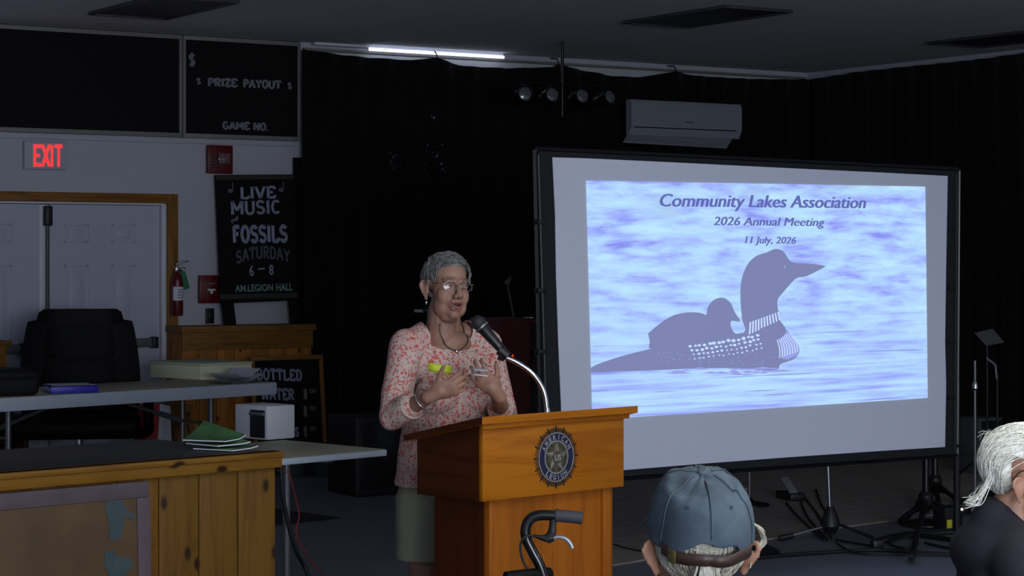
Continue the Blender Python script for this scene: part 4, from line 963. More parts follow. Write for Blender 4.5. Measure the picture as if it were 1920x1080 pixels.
# the projected slide
sl = [h(1099, 338.5, -.006), h(1735, 350, -.006), h(1739.5, 746, -.006), h(1111, 787, -.006)]
def slide_mat():
    m = NT('slide_water'); m.t.nodes.remove(m.b); out = m.t.nodes['Material Output']
    tc = m.n('ShaderNodeTexCoord'); 
    def ns(sx, sz, sc, det, seed):
        mp = m.n('ShaderNodeMapping'); mp.inputs['Scale'].default_value = (sx, 1, sz); mp.inputs['Location'].default_value = (seed, 0, seed * .3); m.l(tc.outputs['Object'], mp.inputs[0])
        return m.noise(mp.outputs[0], sc, det, .55, .15)
    a = ns(.75, 4.0, 4.2, 4, 2.0); b = ns(.26, 7.0, 4.6, 4, 5.0)
    sp = m.n('ShaderNodeSeparateXYZ'); m.l(tc.outputs['Object'], sp.inputs[0])
    mr = m.n('ShaderNodeMapRange'); m.l(sp.outputs[2], mr.inputs[0]); mr.inputs[1].default_value = .75; mr.inputs[2].default_value = 1.5
    mm = m.n('ShaderNodeMix', data_type='FLOAT'); m.l(mr.outputs[0], mm.inputs[0]); m.l(b, mm.inputs[2]); m.l(a, mm.inputs[3])
    col = m.ramp(mm.outputs[0], [(.22, lin((126, 128, 226))), (.33, lin((146, 156, 248))), (.42, lin((164, 188, 255))), (.52, lin((178, 214, 255))), (.66, lin((190, 232, 255)))])
    c = ns(1, 2.2, 2.2, 2, 9.0)
    mr2 = m.n('ShaderNodeMapRange'); m.l(sp.outputs[2], mr2.inputs[0]); mr2.inputs[1].default_value = 1.62; mr2.inputs[2].default_value = 1.95
    mu = m.n('ShaderNodeMath', operation='MULTIPLY'); m.l(m.ramp(c, [(.56, (0, 0, 0)), (.72, (.5, .5, .5))]), mu.inputs[0]); m.l(mr2.outputs[0], mu.inputs[1])
    col = m.mix(mu.outputs[0], col, lin((132, 146, 206)))
    st = ns(.2, 13.0, 5.0, 3, 13.0); ms = m.n('ShaderNodeMapRange'); m.l(sp.outputs[2], ms.inputs[0]); ms.inputs[1].default_value = 1.45; ms.inputs[2].default_value = .95
    mu2 = m.n('ShaderNodeMath', operation='MULTIPLY'); m.l(m.ramp(st, [(.60, (0, 0, 0)), (.68, (.85, .85, .85))]), mu2.inputs[0]); m.l(ms.outputs[0], mu2.inputs[1])
    col = m.mix(mu2.outputs[0], col, lin((122, 124, 224)))
    em = m.n('ShaderNodeEmission'); m.l(col, em.inputs[0]); em.inputs[1].default_value = SLIDE_K; m.l(em.outputs[0], out.inputs[0]); return m.m
SLIDE_K = 1.0
g = M(); g.panel(sl, -.0062, -.0045); so = g.build('projected_slide', slide_mat(), t, 'bright blue projected slide', smooth=False)
zx = lambda x_, y_: h(1040 + x_ / 2.512, 290 + y_ / 2.512, -.007)
m_loon = glow('slide_loon', (118, 124, 166), SLIDE_K); m_spot_ = glow('slide_spot', (172, 196, 250), SLIDE_K); m_txt = glow('slide_text', (92, 100, 168), SLIDE_K); m_mid = glow('slide_mid', (144, 152, 216), SLIDE_K)
def smooth2(p, n=4):
    q = catmull([(a, b, 0) for a, b in p] + [(p[0][0], p[0][1], 0)], n)[:-1]; return [(v.x, v.y) for v in q]
loon = [(1278, 526), (1190, 571), (1140, 581), (1108, 612), (1075, 650), (1051, 682), (1051, 722), (1060, 755), (1066, 790), (1092, 826), (1128, 868), (1152, 912), (1144, 946), (1115, 968), (1062, 988), (1048, 1014), (960, 1014), (870, 1006), (700, 1006), (450, 1016), (280, 1022), (176, 1025), (176, 1000), (250, 970), (330, 945), (430, 920), (520, 900), (640, 872), (760, 846), (892, 838), (884, 780), (876, 700), (876, 620), (886, 570), (908, 518), (948, 478), (1000, 460), (1030, 446), (1055, 445), (1080, 458), (1096, 482), (1112, 502), (1150, 511), (1230, 516)]
q = M(); q.panel([zx(*p) for p in smooth2(loon, 3)], -.0068, -.0064); q.build('loon_image', m_loon, so, 'dark loon swimming', smooth=False)
chick = [(440, 842), (480, 808), (530, 772), (580, 750), (640, 742), (690, 746), (714, 754), (720, 722), (738, 694), (768, 676), (800, 676), (830, 700), (848, 742), (874, 785), (836, 782), (828, 802), (840, 832), (846, 862), (640, 890), (460, 918), (448, 880)]
q = M(); q.panel([zx(*p) for p in smooth2(chick, 3)], -.0071, -.0068); q.build('chick_image', m_loon, so, 'chick riding on the back', smooth=False)
q = M(); rnd = random.Random(3)
def mark(pts, k, y=-.0073): q.panel([zx(*p) for p in pts], y, y + .0002, k)
for i in range(11):          # striped collar
    f = i / 10; xt = 922 + f * 130; yt = 788 - f * 47; xb = 918 + f * 142; yb = 842 - f * 62 + (4 if f < .4 else 0)
    mark([(xt - 3.5, yt), (xt + 3.5, yt), (xb + 3.5, yb), (xb - 3.5, yb)], 0)
q.build('collar_stripe', [glow('slide_white', (190, 212, 255), SLIDE_K), m_mid], so, 'pale collar stripes', smooth=False); q = M(); mark([(1062, 866), (1090, 828), (1126, 868), (1150, 912), (1142, 944), (1100, 964), (1070, 962)], 1, -.00715)
for i in range(9):           # striped breast
    f = i / 8; x0 = 1044 + f * 66
    a = [(x0 + 10 * sin(u_ * 2.6) * (1 + f) + u_ * 10 + f * 26 * u_, 862 - f * 24 + u_ * (96 - f * 8)) for u_ in [j / 6 for j in range(7)]]
    mark([(p[0] - 2.4, p[1]) for p in a] + [(p[0] + 2.4, p[1]) for p in a[::-1]], 0)
q.build('breast_stripe', [glow('slide_white', (190, 212, 255), SLIDE_K), m_mid], so, 'pale striped breast', smooth=False); q = M()
for i in range(60):          # spotted back
    r_ = i // 15; c_ = i % 15; x_ = 640 + c_ * 22.5 + r_ * 7 + rnd.uniform(-4, 4); y_ = 902 - (c_ * 22.5) * .135 + r_ * 20 - max(0, c_ - 9) * 1.5 + rnd.uniform(-3, 3)
    if x_ > 980: continue
    s2 = (8.4 - r_ * 1.3) * rnd.uniform(.75, 1.15); mark([(x_ + s2 * 1.1 * cos(g_), y_ + s2 * .8 * sin(g_)) for g_ in [j * pi / 4 for j in range(8)]], 0)
for i in range(90):
    x_ = rnd.uniform(440, 1040); y_ = rnd.uniform(930, 992); s2 = rnd.uniform(1.4, 2.8)
    if y_ > 1000 - (x_ - 440) * .01: continue
    mark([(x_ + s2 * cos(g_), y_ + s2 * sin(g_)) for g_ in [j * pi / 3 for j in range(6)]], 1)
q.build('back_spot', [glow('slide_white', (190, 212, 255), SLIDE_K), m_mid], so, 'pale spots on the back', smooth=False); q = M()
for i in range(26):          # water over the belly line
    x_ = rnd.uniform(560, 1100); y_ = rnd.uniform(1006, 1036); L_ = rnd.uniform(16, 60); mark([(x_ - L_, y_), (x_, y_ - rnd.uniform(3, 9)), (x_ + L_, y_ + 1), (x_, y_ + 4)], 2)
q.build('water_ripple', [m_mid, m_mid, m_mid], so, 'ripples along the waterline', smooth=False)
q = M(); q.panel([zx(*p) for p in smooth2([(975, 852), (1010, 825), (1058, 790), (1075, 800), (1090, 828), (1074, 858), (1030, 878), (990, 880)], 2)], -.0076, -.0074); q.build('neck_patch', m_loon, so, smooth=False)
q = M(); A = zx(1084, 527); q.panel([(A[0] + .007 * cos(g_), A[1] + .006 * sin(g_)) for g_ in [j * pi / 5 for j in range(10)]], -.0071, -.0069); q.build('eye_mark', m_mid, so, smooth=False)
class Sy:
    def hit(s, x_, y_, d=0): return SP.hit(x_, y_, -.0068)
for txt, a, b, cap, nm in (('Community Lakes Association', (1238, 387), (1623, 390.5), 25, 'lettering'), ('2026 Annual Meeting', (1338, 422), (1546, 424), 16.5, 'lettering'), ('11 July, 2026', (1397, 456), (1492, 457), 13.5, 'lettering')):
    q = M()
    for dx_ in [k_ * cap for k_ in (-.045, -.015, .015, .045)]: letters(q, Sy(), txt, (a[0] + dx_, a[1]), (b[0] + dx_, b[1]), cap, y=-.0069 - .00003 * dx_, shear=.22); q.build(nm, m_txt, so, 'slate blue italic line: ' + txt, smooth=False)

# the projector, off to the right in front of the screen, throws the light round the slide
sc = SP.m @ Vector((1.38, 0, 1.33)); pn = (SP.m.to_3x3() @ Vector((0, -1, 0)))
pj = sc + pn * 4.2 + Vector((0, 0, -.1))
l = bpy.data.lights.new('projector_light', 'SPOT'); l.energy = 46; l.color = (.28, .40, 1.0); l.shadow_soft_size = .03; l.spot_size = radians(42); l.spot_blend = .25
l.use_nodes = True; nt = l.node_tree; em = nt.nodes['Emission']
tcn = nt.nodes.new('ShaderNodeTexCoord'); sx = nt.nodes.new('ShaderNodeSeparateXYZ'); nt.links.new(tcn.outputs['Normal'], sx.inputs[0])
def mth(op, a, b=None):
    n = nt.nodes.new('ShaderNodeMath'); n.operation = op
    for i, v in enumerate((a, b)):
        if v is None: continue
        if hasattr(v, 'is_linked'): nt.links.new(v, n.inputs[i])
        else: n.inputs[i].default_value = v
    return n.outputs[0]
az = mth('ABSOLUTE', sx.outputs[2]); ux = mth('ABSOLUTE', mth('DIVIDE', sx.outputs[0], az)); uy = mth('ABSOLUTE', mth('DIVIDE', sx.outputs[1], az))
msk = mth('MULTIPLY', mth('LESS_THAN', ux, 1.42 / 4.2), mth('LESS_THAN', uy, .80 / 4.2)); nt.links.new(msk, em.inputs['Strength'])
o = bpy.data.objects.new('projector_light', l); C.objects.link(o); o.location = pj; o.rotation_euler = (sc - pj).to_track_quat('-Z', 'Y').to_euler()
# ------------------------------------------------------------------ stage gear round the screen
def disc_stand(name, lab, cat, px, ytop, ybase, rr, mat, base=True):
    pass
# chrome tripod stand in front of the carpet edge
b = FL(1557, 1006, .01); pl = Plane((b.x, b.y, 0), 0); h = lambda x_, y_, d=0: pl.hit(x_, y_, d)
t = thing('microphone_stand', 'chrome microphone stand with black tripod hub below the screen', 'stand', pl.m)
top = h(1548, 855); zh = h(1556, 985)[1]
q = M(); q.tube([(0, 0, zh), (top[0], 0.0, top[1] + .25)], .0085, 12); q.build('pole', m_chrome, t)
q = M(); q.lathe([(.03, .03), (.055, .07), (.05, .11), (.028, .16), (.02, .18)], 16); q.build('hub', m_black, t)
A = h(1462, 1028); q = M(); q.tube([(-.02, 0, .07), (A[0] + .05, -.12, .03)], .008, 10); q.build('leg', m_chrome, t, 'chrome leg')
q = M(); q.tube([(A[0] + .06, -.118, .032), (A[0] - .02, -.14, .018)], .016, 10); q.build('foot_cap', m_black, t)
A = h(1632, 1022); q = M(); q.tube([(.02, 0, .09), (A[0], -.1, .016)], .009, 10); q.build('leg', m_blackm, t, 'black leg')
q = M(); q.tube([(0, .02, .08), (.05, .3, .016)], .009, 10); q.build('leg', m_blackm, t, 'black leg')
# second chrome stand behind the screen
Yb = 13.6
def simple_stand(lab, px, ytop, Yb, mat, extra=None):
    b = P(px, 480, Yb); pl = Plane((b.x, b.y, .009), 0); t = thing('microphone_stand', lab, 'stand', pl.m)
    M().tube([(0, 0, .02), (0, 0, pl.hit(px, ytop)[1])], .009, 12).build('pole', mat, t)
    M().lathe([(.13, 0), (.13, .012), (.03, .03), (.016, .05)], 28).build('base', m_blackm, t)
    return t, pl
simple_stand('thin grey stand pole behind the screen, left of the capped man', 1405, 850, 13.6, m_steel)
t, pl = simple_stand('tall chrome microphone stand right of the projection screen', 1828, 676, 13.8, m_steel)
zc = pl.hit(1828, 722)[1]; M().lathe([(.012, zc - .035), (.022, zc - .02), (.02, zc + .01), (.012, zc + .03)], 14).build('clutch', m_chrome, t, 'bright chrome clutch')
# boom stand with a drooping end
b = P(1870, 480, 14.2); pl = Plane((b.x, b.y, .009), 0); h = lambda x_, y_: pl.hit(x_, y_)
t = thing('boom_stand', 'dark boom stand with bent top right of the chrome stand', 'stand', pl.m)
z1 = h(1869, 686)[1]; M().tube([(0, 0, .02), (0, 0, z1 - .05)], .009, 10).build('pole', m_blackm, t)
q = M(); A, B, D = h(1849, 671), h(1866, 684), h(1869, 710); q.tube([(A[0], 0, A[1]), (B[0], 0, B[1]), (D[0], 0, D[1])], .009, 10); q.build('boom', m_steel, t)
M().lathe([(.13, 0), (.13, .012), (.03, .03), (.016, .05)], 28).build('base', m_blackm, t)
# music stand
b = P(1852, 480, 15.0); pl = Plane((b.x, b.y, .009), 0); h = lambda x_, y_: pl.hit(x_, y_)
t = thing('music_stand', 'dark music stand in front of the side drape at the far right', 'stand', pl.m)
m_dk = plain('dark_grey_metal', (34, 35, 36), .6)
q = M(); q.panel([h(1826, 624), h(1860, 616), h(1882, 642), h(1848, 648)], -.02, .0); q.build('desk', m_dk, t)
z0 = h(1855, 632)[1]; M().tube([(0, 0.02, .02), (0, .02, z0)], .01, 10).build('pole', m_blackm, t)
for k in range(3):
    g = 2 * pi * k / 3 + .6; M().tube([(0, .02, .22), (.24 * cos(g), .02 + .24 * sin(g), .012)], .009, 8).build('leg', m_blackm, t)
# small amplifier behind the white haired man
b = FL(1853, 870, 0) if False else P(1855, 480, 15.6); pl = Plane((b.x, b.y, .009), radians(33)); h = lambda x_, y_: pl.hit(x_, y_)
t = thing('amplifier', 'dark grey amplifier behind the stands, beside the white haired man', 'amplifier', pl.m)
xa, xb, za = h(1836, 800)[0], h(1880, 800)[0], h(1850, 784)[1]
M().box(xa, xb, 0, .25, 0, za, 0, .01).build('cabinet', plain('amp_grey', (64, 66, 68), .8), t); M().box(xa + .02, xb - .02, -.008, .002, .05, za - .1, 0, .003).build('grille', m_dk, t)
M().box(xa + .02, xb - .02, -.008, .002, za - .08, za - .02).build('control_strip', m_black, t)

# two black tripod speaker stands
def tripod(lab, px, py_foot, hubpx, tops, legs, Yd):
    b = P(px, 480, Yd); pl = Plane((b.x, b.y, .009), 0); h = lambda x_, y_: pl.hit(x_, y_)
    t = thing('tripod_stand', lab, 'stand', pl.m, group='black tripod stands')
    zt = h(px, tops)[1]; zh = h(px, hubpx)[1]
    M().tube([(0, 0, h(px, py_foot)[1]), (0, 0, zt)], .0215, 12).build('pole', m_blackm, t)
    q = M(); q.lathe([(.035, zh - .05), (.045, zh - .03), (.045, zh + .03), (.03, zh + .05)], 14); q.build('collar', m_black, t)
    for fx, fy, dd in legs:
        q = M(); F = pl.loc(FL(fx, fy, .02)); F.z = .022; q.tube([(0, 0, zh), F], .016, 8); q.build('leg', m_blackm, t)
        q = M(); D = Vector((F.x, F.y, F.z)); e_ = (Vector((0, 0, zh)) - D).normalized(); q.tube([D, D + e_ * .09], .021, 8); q.build('foot_cap', m_black, t)
        q = M(); q.tube([(0, 0, h(px, py_foot)[1] + .03), D + e_ * (Vector((0, 0, zh)) - D).length * .45], .010, 6); q.build('brace', m_blackm, t)
    return t
tripod('black tripod stand under the right end of the screen, leg towards the viewer', 1736, 962, 937, 845, ((1688, 982, 0), (1708, 1052, 0), (1800, 968, 0)), 12.75)
tripod('black tripod stand farther right, behind the first tripod', 1753, 928, 905, 850, ((1722, 948, 0), (1762, 958, 0), (1800, 945, 0)), 14.0)
# round black pedal disc and power box
q = FL(1740, 984, .009); o = M().lathe([(.16, 0), (.16, .012), (.12, .02)], 28).build('round_base', m_black, mw=TR((q.x, q.y, .0095))); tag(o, 'flat round black base plate on the carpet under the tripods', 'base plate')
q = FL(1790, 992, .009); pl = Plane((q.x, q.y, .0095), radians(40)); t = thing('power_box', 'small black power box with a yellow sticker and white lamp', 'power box', pl.m); h = lambda x_, y_: pl.hit(x_, y_, -.004)
M().box(-.08, .08, 0, .1, 0, .13, 0, .012).build('body', m_black, t)
A, B = h(1776, 991), h(1785, 974); M().box(A[0], B[0], -.006, .0, max(A[1], .002), max(B[1], .045), 0, .001).build('sticker', plain('yellow_sticker', (190, 190, 40), .5), t, 'yellow sticker')
A = h(1804, 955); q = M(); q.ell((min(A[0], .07), -.002, min(A[1], .118)), (.008, .008, .008), 0, None, 12, 8); q.build('indicator_lamp', glow('white_led', (255, 255, 255), 1.3), t, 'tiny white lamp')
# foot pedal with a pale top
q = FL(1482, 937, .009); pl = Plane((q.x, q.y, .0095), radians(20)); t = thing('foot_pedal', 'small black foot pedal with a pale top beneath the screen', 'pedal', pl.m)
M().box(-.05, .06, -.1, .12, 0, .05, 0, .012).build('body', m_black, t)
q = M(); q.box(-.03, .03, -.09, .09, 0, .012, 0, .004, TR((-.005, .01, .085)) @ RX(radians(32))); q.build('tread', plain('pale_grey', (118, 122, 124), .6), t, 'pale grey tread')
# cables
def fc(*p): return [FL(x_, y_, .014) for x_, y_ in p]
cg = 'black cables on the floor'
cord('floor_cable', 'black cable from the foot pedal to the chrome stand hub', fc((1475, 942), (1490, 962), (1520, 990), (1546, 1012)), .006, m_cable, cg)
cord('floor_cable', 'black cable curving down from the pedal, just right of another', fc((1502, 940), (1512, 965), (1535, 995), (1552, 1014)), .006, m_cable, cg)
cord('floor_cable', 'black cable slanting down from beneath the screen to the chrome stand', fc((1503, 925), (1530, 960), (1548, 990), (1560, 1010)), .006, m_cable, cg)
cord('floor_cable', 'black cable nearest the chrome pole, running down from the screen', fc((1530, 918), (1540, 945), (1552, 965), (1566, 1000)), .006, m_cable, cg)
cord('floor_cable', 'black cable running right from the chrome stand to a plug', fc((1566, 1012), (1600, 1018), (1630, 1023), (1640, 1028)), .007, m_cable, cg)
cord('floor_cable', 'long thick black cable along the front edge of the carpet', fc((1410, 1047), (1480, 1040), (1560, 1035), (1640, 1031), (1720, 1036), (1800, 1040), (1880, 1042)), .010, m_cable, cg)
cord('floor_cable', 'thin black cable dipping below the long thick one', fc((1568, 1018), (1590, 1032), (1610, 1038), (1660, 1040), (1740, 1040), (1820, 1041)), .006, m_cable, cg)
cord('floor_cable', 'black cable looped on the floor left of the tripod leg', fc((1640, 1020), (1665, 1016), (1690, 1008), (1715, 1010), (1720, 1020), (1700, 1028), (1672, 1022), (1668, 1012), (1700, 1004), (1750, 1002), (1800, 1000)), .007, m_cable, cg)
cord('floor_cable', 'black cable crossing the tripod leg towards the navy shirted man', fc((1640, 1012), (1680, 1002), (1730, 996), (1800, 990), (1850, 988)), .007, m_cable, cg)
cord('floor_cable', 'black cable running right from the tripod leg in front of the power box', fc((1735, 1018), (1770, 1026), (1800, 1030), (1850, 1034)), .008, m_cable, cg)
cord('floor_cable', 'tangled black cable at the foot of the tall chrome stand', fc((1806, 965), (1822, 952), (1845, 948), (1850, 958), (1830, 965), (1818, 958), (1838, 944), (1870, 940)), .007, m_cable, cg)
cord('floor_cable', 'thin black cable on the floor right of the lectern', fc((1150, 1020), (1185, 1030), (1225, 1036), (1290, 1042)), .004, m_cable, cg)
q = FL(1645, 1029, .01); o = M().box(-.035, .035, -.025, .025, 0, .05, 0, .012).build('cable_plug', m_black, mw=TR((q.x, q.y, .0105)) @ RZ(.3)); tag(o, 'black cable plug lying on the carpet edge', 'plug')
o = M().lathe([(.1, 0), (.11, .02), (.05, .05), (.015, .06)], 24); q = FL(1425, 1040); o = o.build('cymbal_foot', m_black, mw=TR((q.x, q.y, .001))); o.name = 'weighted_foot'; tag(o, 'round black weighted foot on the floor right of the capped man', 'base plate')

# red tool chest behind the speaker
b = P(968, 480, 13.2); pl = Plane((b.x, b.y, .0095), radians(33)); h = lambda x_, y_, d=0: pl.hit(x_, y_, d)
t = thing('red_cabinet', 'tall dark red cabinet with black panels between the woman and the screen', 'cabinet', pl.m)
m_redc = plain('red_cabinet_paint', (96, 18, 18), .5, var=.15)
xa, xm_, xb = h(941, 700)[0], h(996, 700)[0], h(1032, 700)[0]; za = h(968, 598)[1]
M().box(xa, xm_, 0, .4, 0, za, 0, .015).build('left_case', m_redc, t)
q = M(); q.box(xm_ + .004, xb, .02, .4, 0, za, 0, .006); q.build('right_case', m_black, t, 'black right section')
for ya, yb in ((597, 607), (683, 690)):
    A, B = h(1000, yb), h(1031, ya); q = M(); q.box(xm_ + .004, xb + .002, .0, .03, A[1], B[1], 0, .004); q.build('red_rail', m_redc, t)
for y_ in (616, 655, 700):
    A = h(1005, y_); q = M(); q.box(xm_ + .02, xb - .01, .004, .024, A[1] - .05, A[1], 0, .006); q.build('drawer', m_black, t)
A = h(1007, 664); q = M(); q.box(A[0] - .02, A[0] + .03, -.004, .008, A[1] - .008, A[1] + .008, 0, .003); q.build('drawer_handle', m_steel, t)
A = h(997, 596.5); q = M(); q.box(A[0] - .02, A[0] + .02, .01, .06, za, za + .01, 0, .002); q.build('lid_latch', m_chrome, t)
A = h(962, 667, -.006); q = M(); q.ell((A[0], -.002, A[1]), (.008, .006, .008), 0, None, 12, 8); q.build('indicator_lamp', glow('orange_led', (200, 70, 20), .8), t, 'small orange lamp')
b = P(964, 480, 14.3); pl = Plane((b.x, b.y, .0095), 0); h = lambda x_, y_: pl.hit(x_, y_)
t = thing('boom_stand', 'thin boom stand rising behind the red cabinet', 'stand', pl.m)
A, B, D = h(965, 596), h(951, 530), h(958, 520)
M().tube([(0, 0, .02), (0.0, 0, A[1])], .009, 10).build('pole', m_steel, t); M().lathe([(.13, 0), (.13, .012), (.03, .03), (.012, .05)], 28).build('base', m_blackm, t)
M().tube([(0, 0, A[1] - .01), (B[0], 0, B[1])], .009, 10).build('boom', plain('dull_pole', (84, 86, 82), .4, .5), t); q = M(); q.ell((B[0], 0, B[1]), (.02, .02, .025), 0); q.tube([(B[0], 0, B[1]), (D[0], 0, D[1])], .012, 8); q.build('clamp', plain('dull_clamp', (100, 102, 98), .4, .5), t)
# black microphone on a stand behind the woman's shoulder
b = P(790, 480, 12.8); pl = Plane((b.x, b.y, 0), 0); h = lambda x_, y_: pl.hit(x_, y_)
t = thing('microphone_stand', 'black stand with silver tipped microphone behind the woman, at her ear', 'stand', pl.m)
A, B, D = h(777, 583), h(797, 583), h(806, 580)
M().tube([(.05, 0, .02), (.05, 0, B[1] - .02)], .009, 10).build('pole', m_blackm, t); M().lathe([(.13, 0), (.13, .012), (.03, .03), (.012, .05)], 28, 0, TR((.05, 0, 0))).build('base', m_blackm, t)
q = M(); q.tube([(A[0] + .05, 0, B[1] - .002), (D[0] + .02, 0, D[1])], [.02, .03], 12); q.build('microphone_body', m_black, t); q = M(); q.tube([(A[0], 0, A[1]), (A[0] + .05, 0, A[1])], .012, 12); q.build('silver_tip', m_steel, t, 'silver tip')

# ------------------------------------------------------------------ rolling walker
b = P(1010, 480, 5.8); pl = Plane((b.x, b.y, 0), 0); h = lambda x_, y_: pl.hit(x_, y_)
t = thing('rolling_walker', 'black rolling walker with grey hand grip and brake lever before the lectern', 'walker', pl.m)
g3 = lambda x_, y_, d=0: Vector((h(x_, y_)[0], d, h(x_, y_)[1]))
m_gloss = plain('black_gloss', (8, 8, 9), .25, coat=.15)
low = g3(1024, 1100)
q = M(); q.tube(catmull([Vector((low.x + .06, 0, .42)), Vector((low.x + .015, 0, .62)), low, g3(1013, 1062), g3(999, 1035), g3(987, 1010), g3(986, 988), g3(996, 972), g3(1014, 966), g3(1044, 967)], 8), .0145, 14); q.build('handle_tube', m_gloss, t)
q = M(); q.tube(catmull([g3(1040, 966.5), g3(1048, 967), g3(1070, 969), g3(1086, 971), g3(1092.5, 972)], 4), [.015] + [.0165] * 3 + [.017] * 9 + [.0175] * 3 + [.014], 18); q.tube([g3(1042, 966.5), g3(1047, 967)], .0185, 18); q.build('hand_grip', plain('grip_grey', (52, 52, 58), .7), t, 'dark grey rubber grip')
q = M(); q.tube(catmull([g3(1037, 968), g3(1036, 985), g3(1034, 1000), g3(1024, 1012)], 5), [.012, .011, .0105, .010, .010, .010, .010, .011, .012, .012, .012, .012, .012, .012, .012, .012], 10); q.tube([g3(1000, 1004), g3(1014, 1008), g3(1030, 1010), g3(1038, 1008)], [.004, .007, .013, .010], 10); q.build('brake_mount', m_black, t)
q = M(); q.tube(catmull([g3(1034, 1010), g3(1046, 1007), g3(1060, 1010), g3(1069, 1019), g3(1073, 1028)], 5), .006, 10); q.build('brake_lever', plain('silver_lever', (150, 152, 156), .35, .6), t, 'silver brake lever')
q = M(); q.tube(catmull([g3(1008, 1006), g3(986, 1004, -.02), g3(976, 1020, -.02), g3(980, 1048, -.02), g3(996, 1076, -.02), g3(1010, 1110, -.02)], 6), .0035, 8); q.build('brake_cable', m_cable, t)
q = M(); zb = h(980, 1079)[1]; q.tube(catmull([Vector((h(948, 1079)[0], -.05, zb)), Vector((h(990, 1079)[0], -.02, zb + .003)), Vector((h(1030, 1079)[0], .03, zb))], 5), .018, 14); q.build('back_bar', m_soft, t, 'padded black bar')
q = M(); q.tube([Vector((low.x + .06, 0, .42)), Vector((low.x + .14, 0, .1))], .0145, 10); q.tube([Vector((low.x + .04, 0, .5)), Vector((low.x - .42, 0, .1))], .0145, 10); q.tube([Vector((low.x + .04, 0, .5)), Vector((low.x + .04, .45, .5))], .012, 10); q.tube([Vector((low.x + .06, .45, .5)), Vector((low.x + .14, .45, .1))], .0145, 10); q.tube([Vector((low.x + .04, .45, .5)), Vector((low.x - .42, .45, .1))], .0145, 10); q.build('frame', m_gloss, t)
M().box(low.x - .25, low.x + .06, .03, .42, .5, .53, 0, .012).build('seat', m_soft, t)
for xx in (.14, -.42):
    for yy in (0, .45): M().lathe([(.06, -.015), (.09, -.014), (.095, 0), (.09, .014), (.06, .015)], 24, 0, TR((low.x + xx, yy, .096)) @ RX(pi / 2)).build('wheel', m_black, t)
# ------------------------------------------------------------------ people
def skin_mat(name, rgb, mouth=None):
    t = NT(name); v = t.coords(); f = t.noise(v, 14, 5); c = lin(rgb)
    f2 = t.noise(v, 55, 4)
    col = t.ramp(f, [(.3, (c[0] * .86, c[1] * .78, c[2] * .76)), (.55, c), (.8, (min(1, c[0] * 1.08), c[1] * 1.08, c[2] * 1.1))])
    col = t.mix(t.ramp(f2, [(.6, (0, 0, 0)), (.75, (.35, .35, .35))]), col, (c[0] * .62, c[1] * .48, c[2] * .42))
    t.l(col, t.b.inputs['Base Color']); t.b.inputs['Roughness'].default_value = .55
    t.b.inputs['Subsurface Weight'].default_value = .08; t.b.inputs['Subsurface Radius'].default_value = (.012, .005, .003)
    t.bump(f2, .12, .0015); return t.m
def hair_mat(name, light, dark):
    t = NT(name); v = t.coords((6, 6, 1.5)); f = t.noise(v, 24, 4)
    t.l(t.ramp(f, [(.3, lin(dark)), (.7, lin(light))]), t.b.inputs['Base Color']); t.b.inputs['Roughness'].default_value = .5; return t.m
m_eyew = plain('eye_white', (100, 94, 88), .35, var=.03); m_iris = plain('iris_dark', (40, 34, 30), .2); m_mouth = plain('mouth_dark', (58, 26, 24), .5); m_lip = plain('lip', (142, 84, 76), .45, var=.1)

def head_blob(m, X, s=1.0):
    """ellipsoids welded later; eye level is z=0, face towards -y"""
    R = X.to_3x3(); E = lambda c, r, rot=None: m.ell(X @ Vector([k * s for k in c]), [k * s for k in r], 0, (R @ rot.to_3x3()) if rot else R)
    Cp = lambda a, b, ra, rb: m.cap(X @ Vector([k * s for k in a]), X @ Vector([k * s for k in b]), ra * s, rb * s)
    E((0, .012, .034), (.073, .093, .080)); E((0, -.022, .000), (.064, .064, .088)); E((0, -.026, -.062), (.053, .054, .048)); E((0, -.066, -.094), (.023, .019, .018))
    for x in (-1, 1):
        E((x * .034, -.052, -.034), (.030, .030, .036)); E((x * .037, -.032, -.066), (.026, .036, .036)); Cp((x * .014, -.083, .017), (x * .044, -.072, .018), .011, .009)
        E((x * .0125, -.1, -.037), (.0085, .011, .008)); E((x * .03, -.068, -.014), (.018, .014, .008))
    Cp((0, -.086, .008), (0, -.109, -.03), .0085, .0125); E((0, -.073, -.06), (.031, .022, .022))
    Cp((-.019, -.088, -.0535), (.019, -.088, -.0535), .0065, .0065); Cp((-.006, -.094, -.052), (.006, -.094, -.052), .006, .006); Cp((-.016, -.086, -.0745), (.016, -.086, -.0745), .0075, .0075)
    E((0, -.03, -.105), (.036, .034, .020))
    Cp((0, .022, -.06), (0, .036, -.19), .052, .056)
def ear(m, X, sd, s=1.0, fl=.35):
    o = len(m.v)
    pts = [(.0, 0, -.030), (.006, .004, -.02), (.012, .013, .0), (.014, .017, .018), (.009, .010, .031), (.004, -.003, .029), (.002, -.008, .015)]
    m.tube(catmull(pts, 4), .0055, 8); m.ell((.004, .003, .0), (.006, .015, .026)); m.ell((.003, -.006, -.004), (.006, .005, .008)); m.ell((.004, .0, -.028), (.006, .007, .009))
    for i in range(o, len(m.v)):
        q = m.v[i]; m.v[i] = X @ (Vector((sd * (.073 + q.x * 1.1 + max(0, q.y + .004) * fl), .012 + q.y, -.014 + q.z)) * s)
def lengthen(m, X, s, k):
    """a longer lower face"""
    Xi = X.inverted()
    for i, v in enumerate(m.v):
        q = (Xi @ v) / s
        if q.z > 0 or q.z < -.20 or abs(q.x) > .11 or abs(q.y) > .14: continue
        dz = q.z * k if q.z > -.11 else -.11 * k * max(0, (q.z + .20) / .09)
        m.v[i] = X @ ((q + Vector((0, 0, dz))) * s)
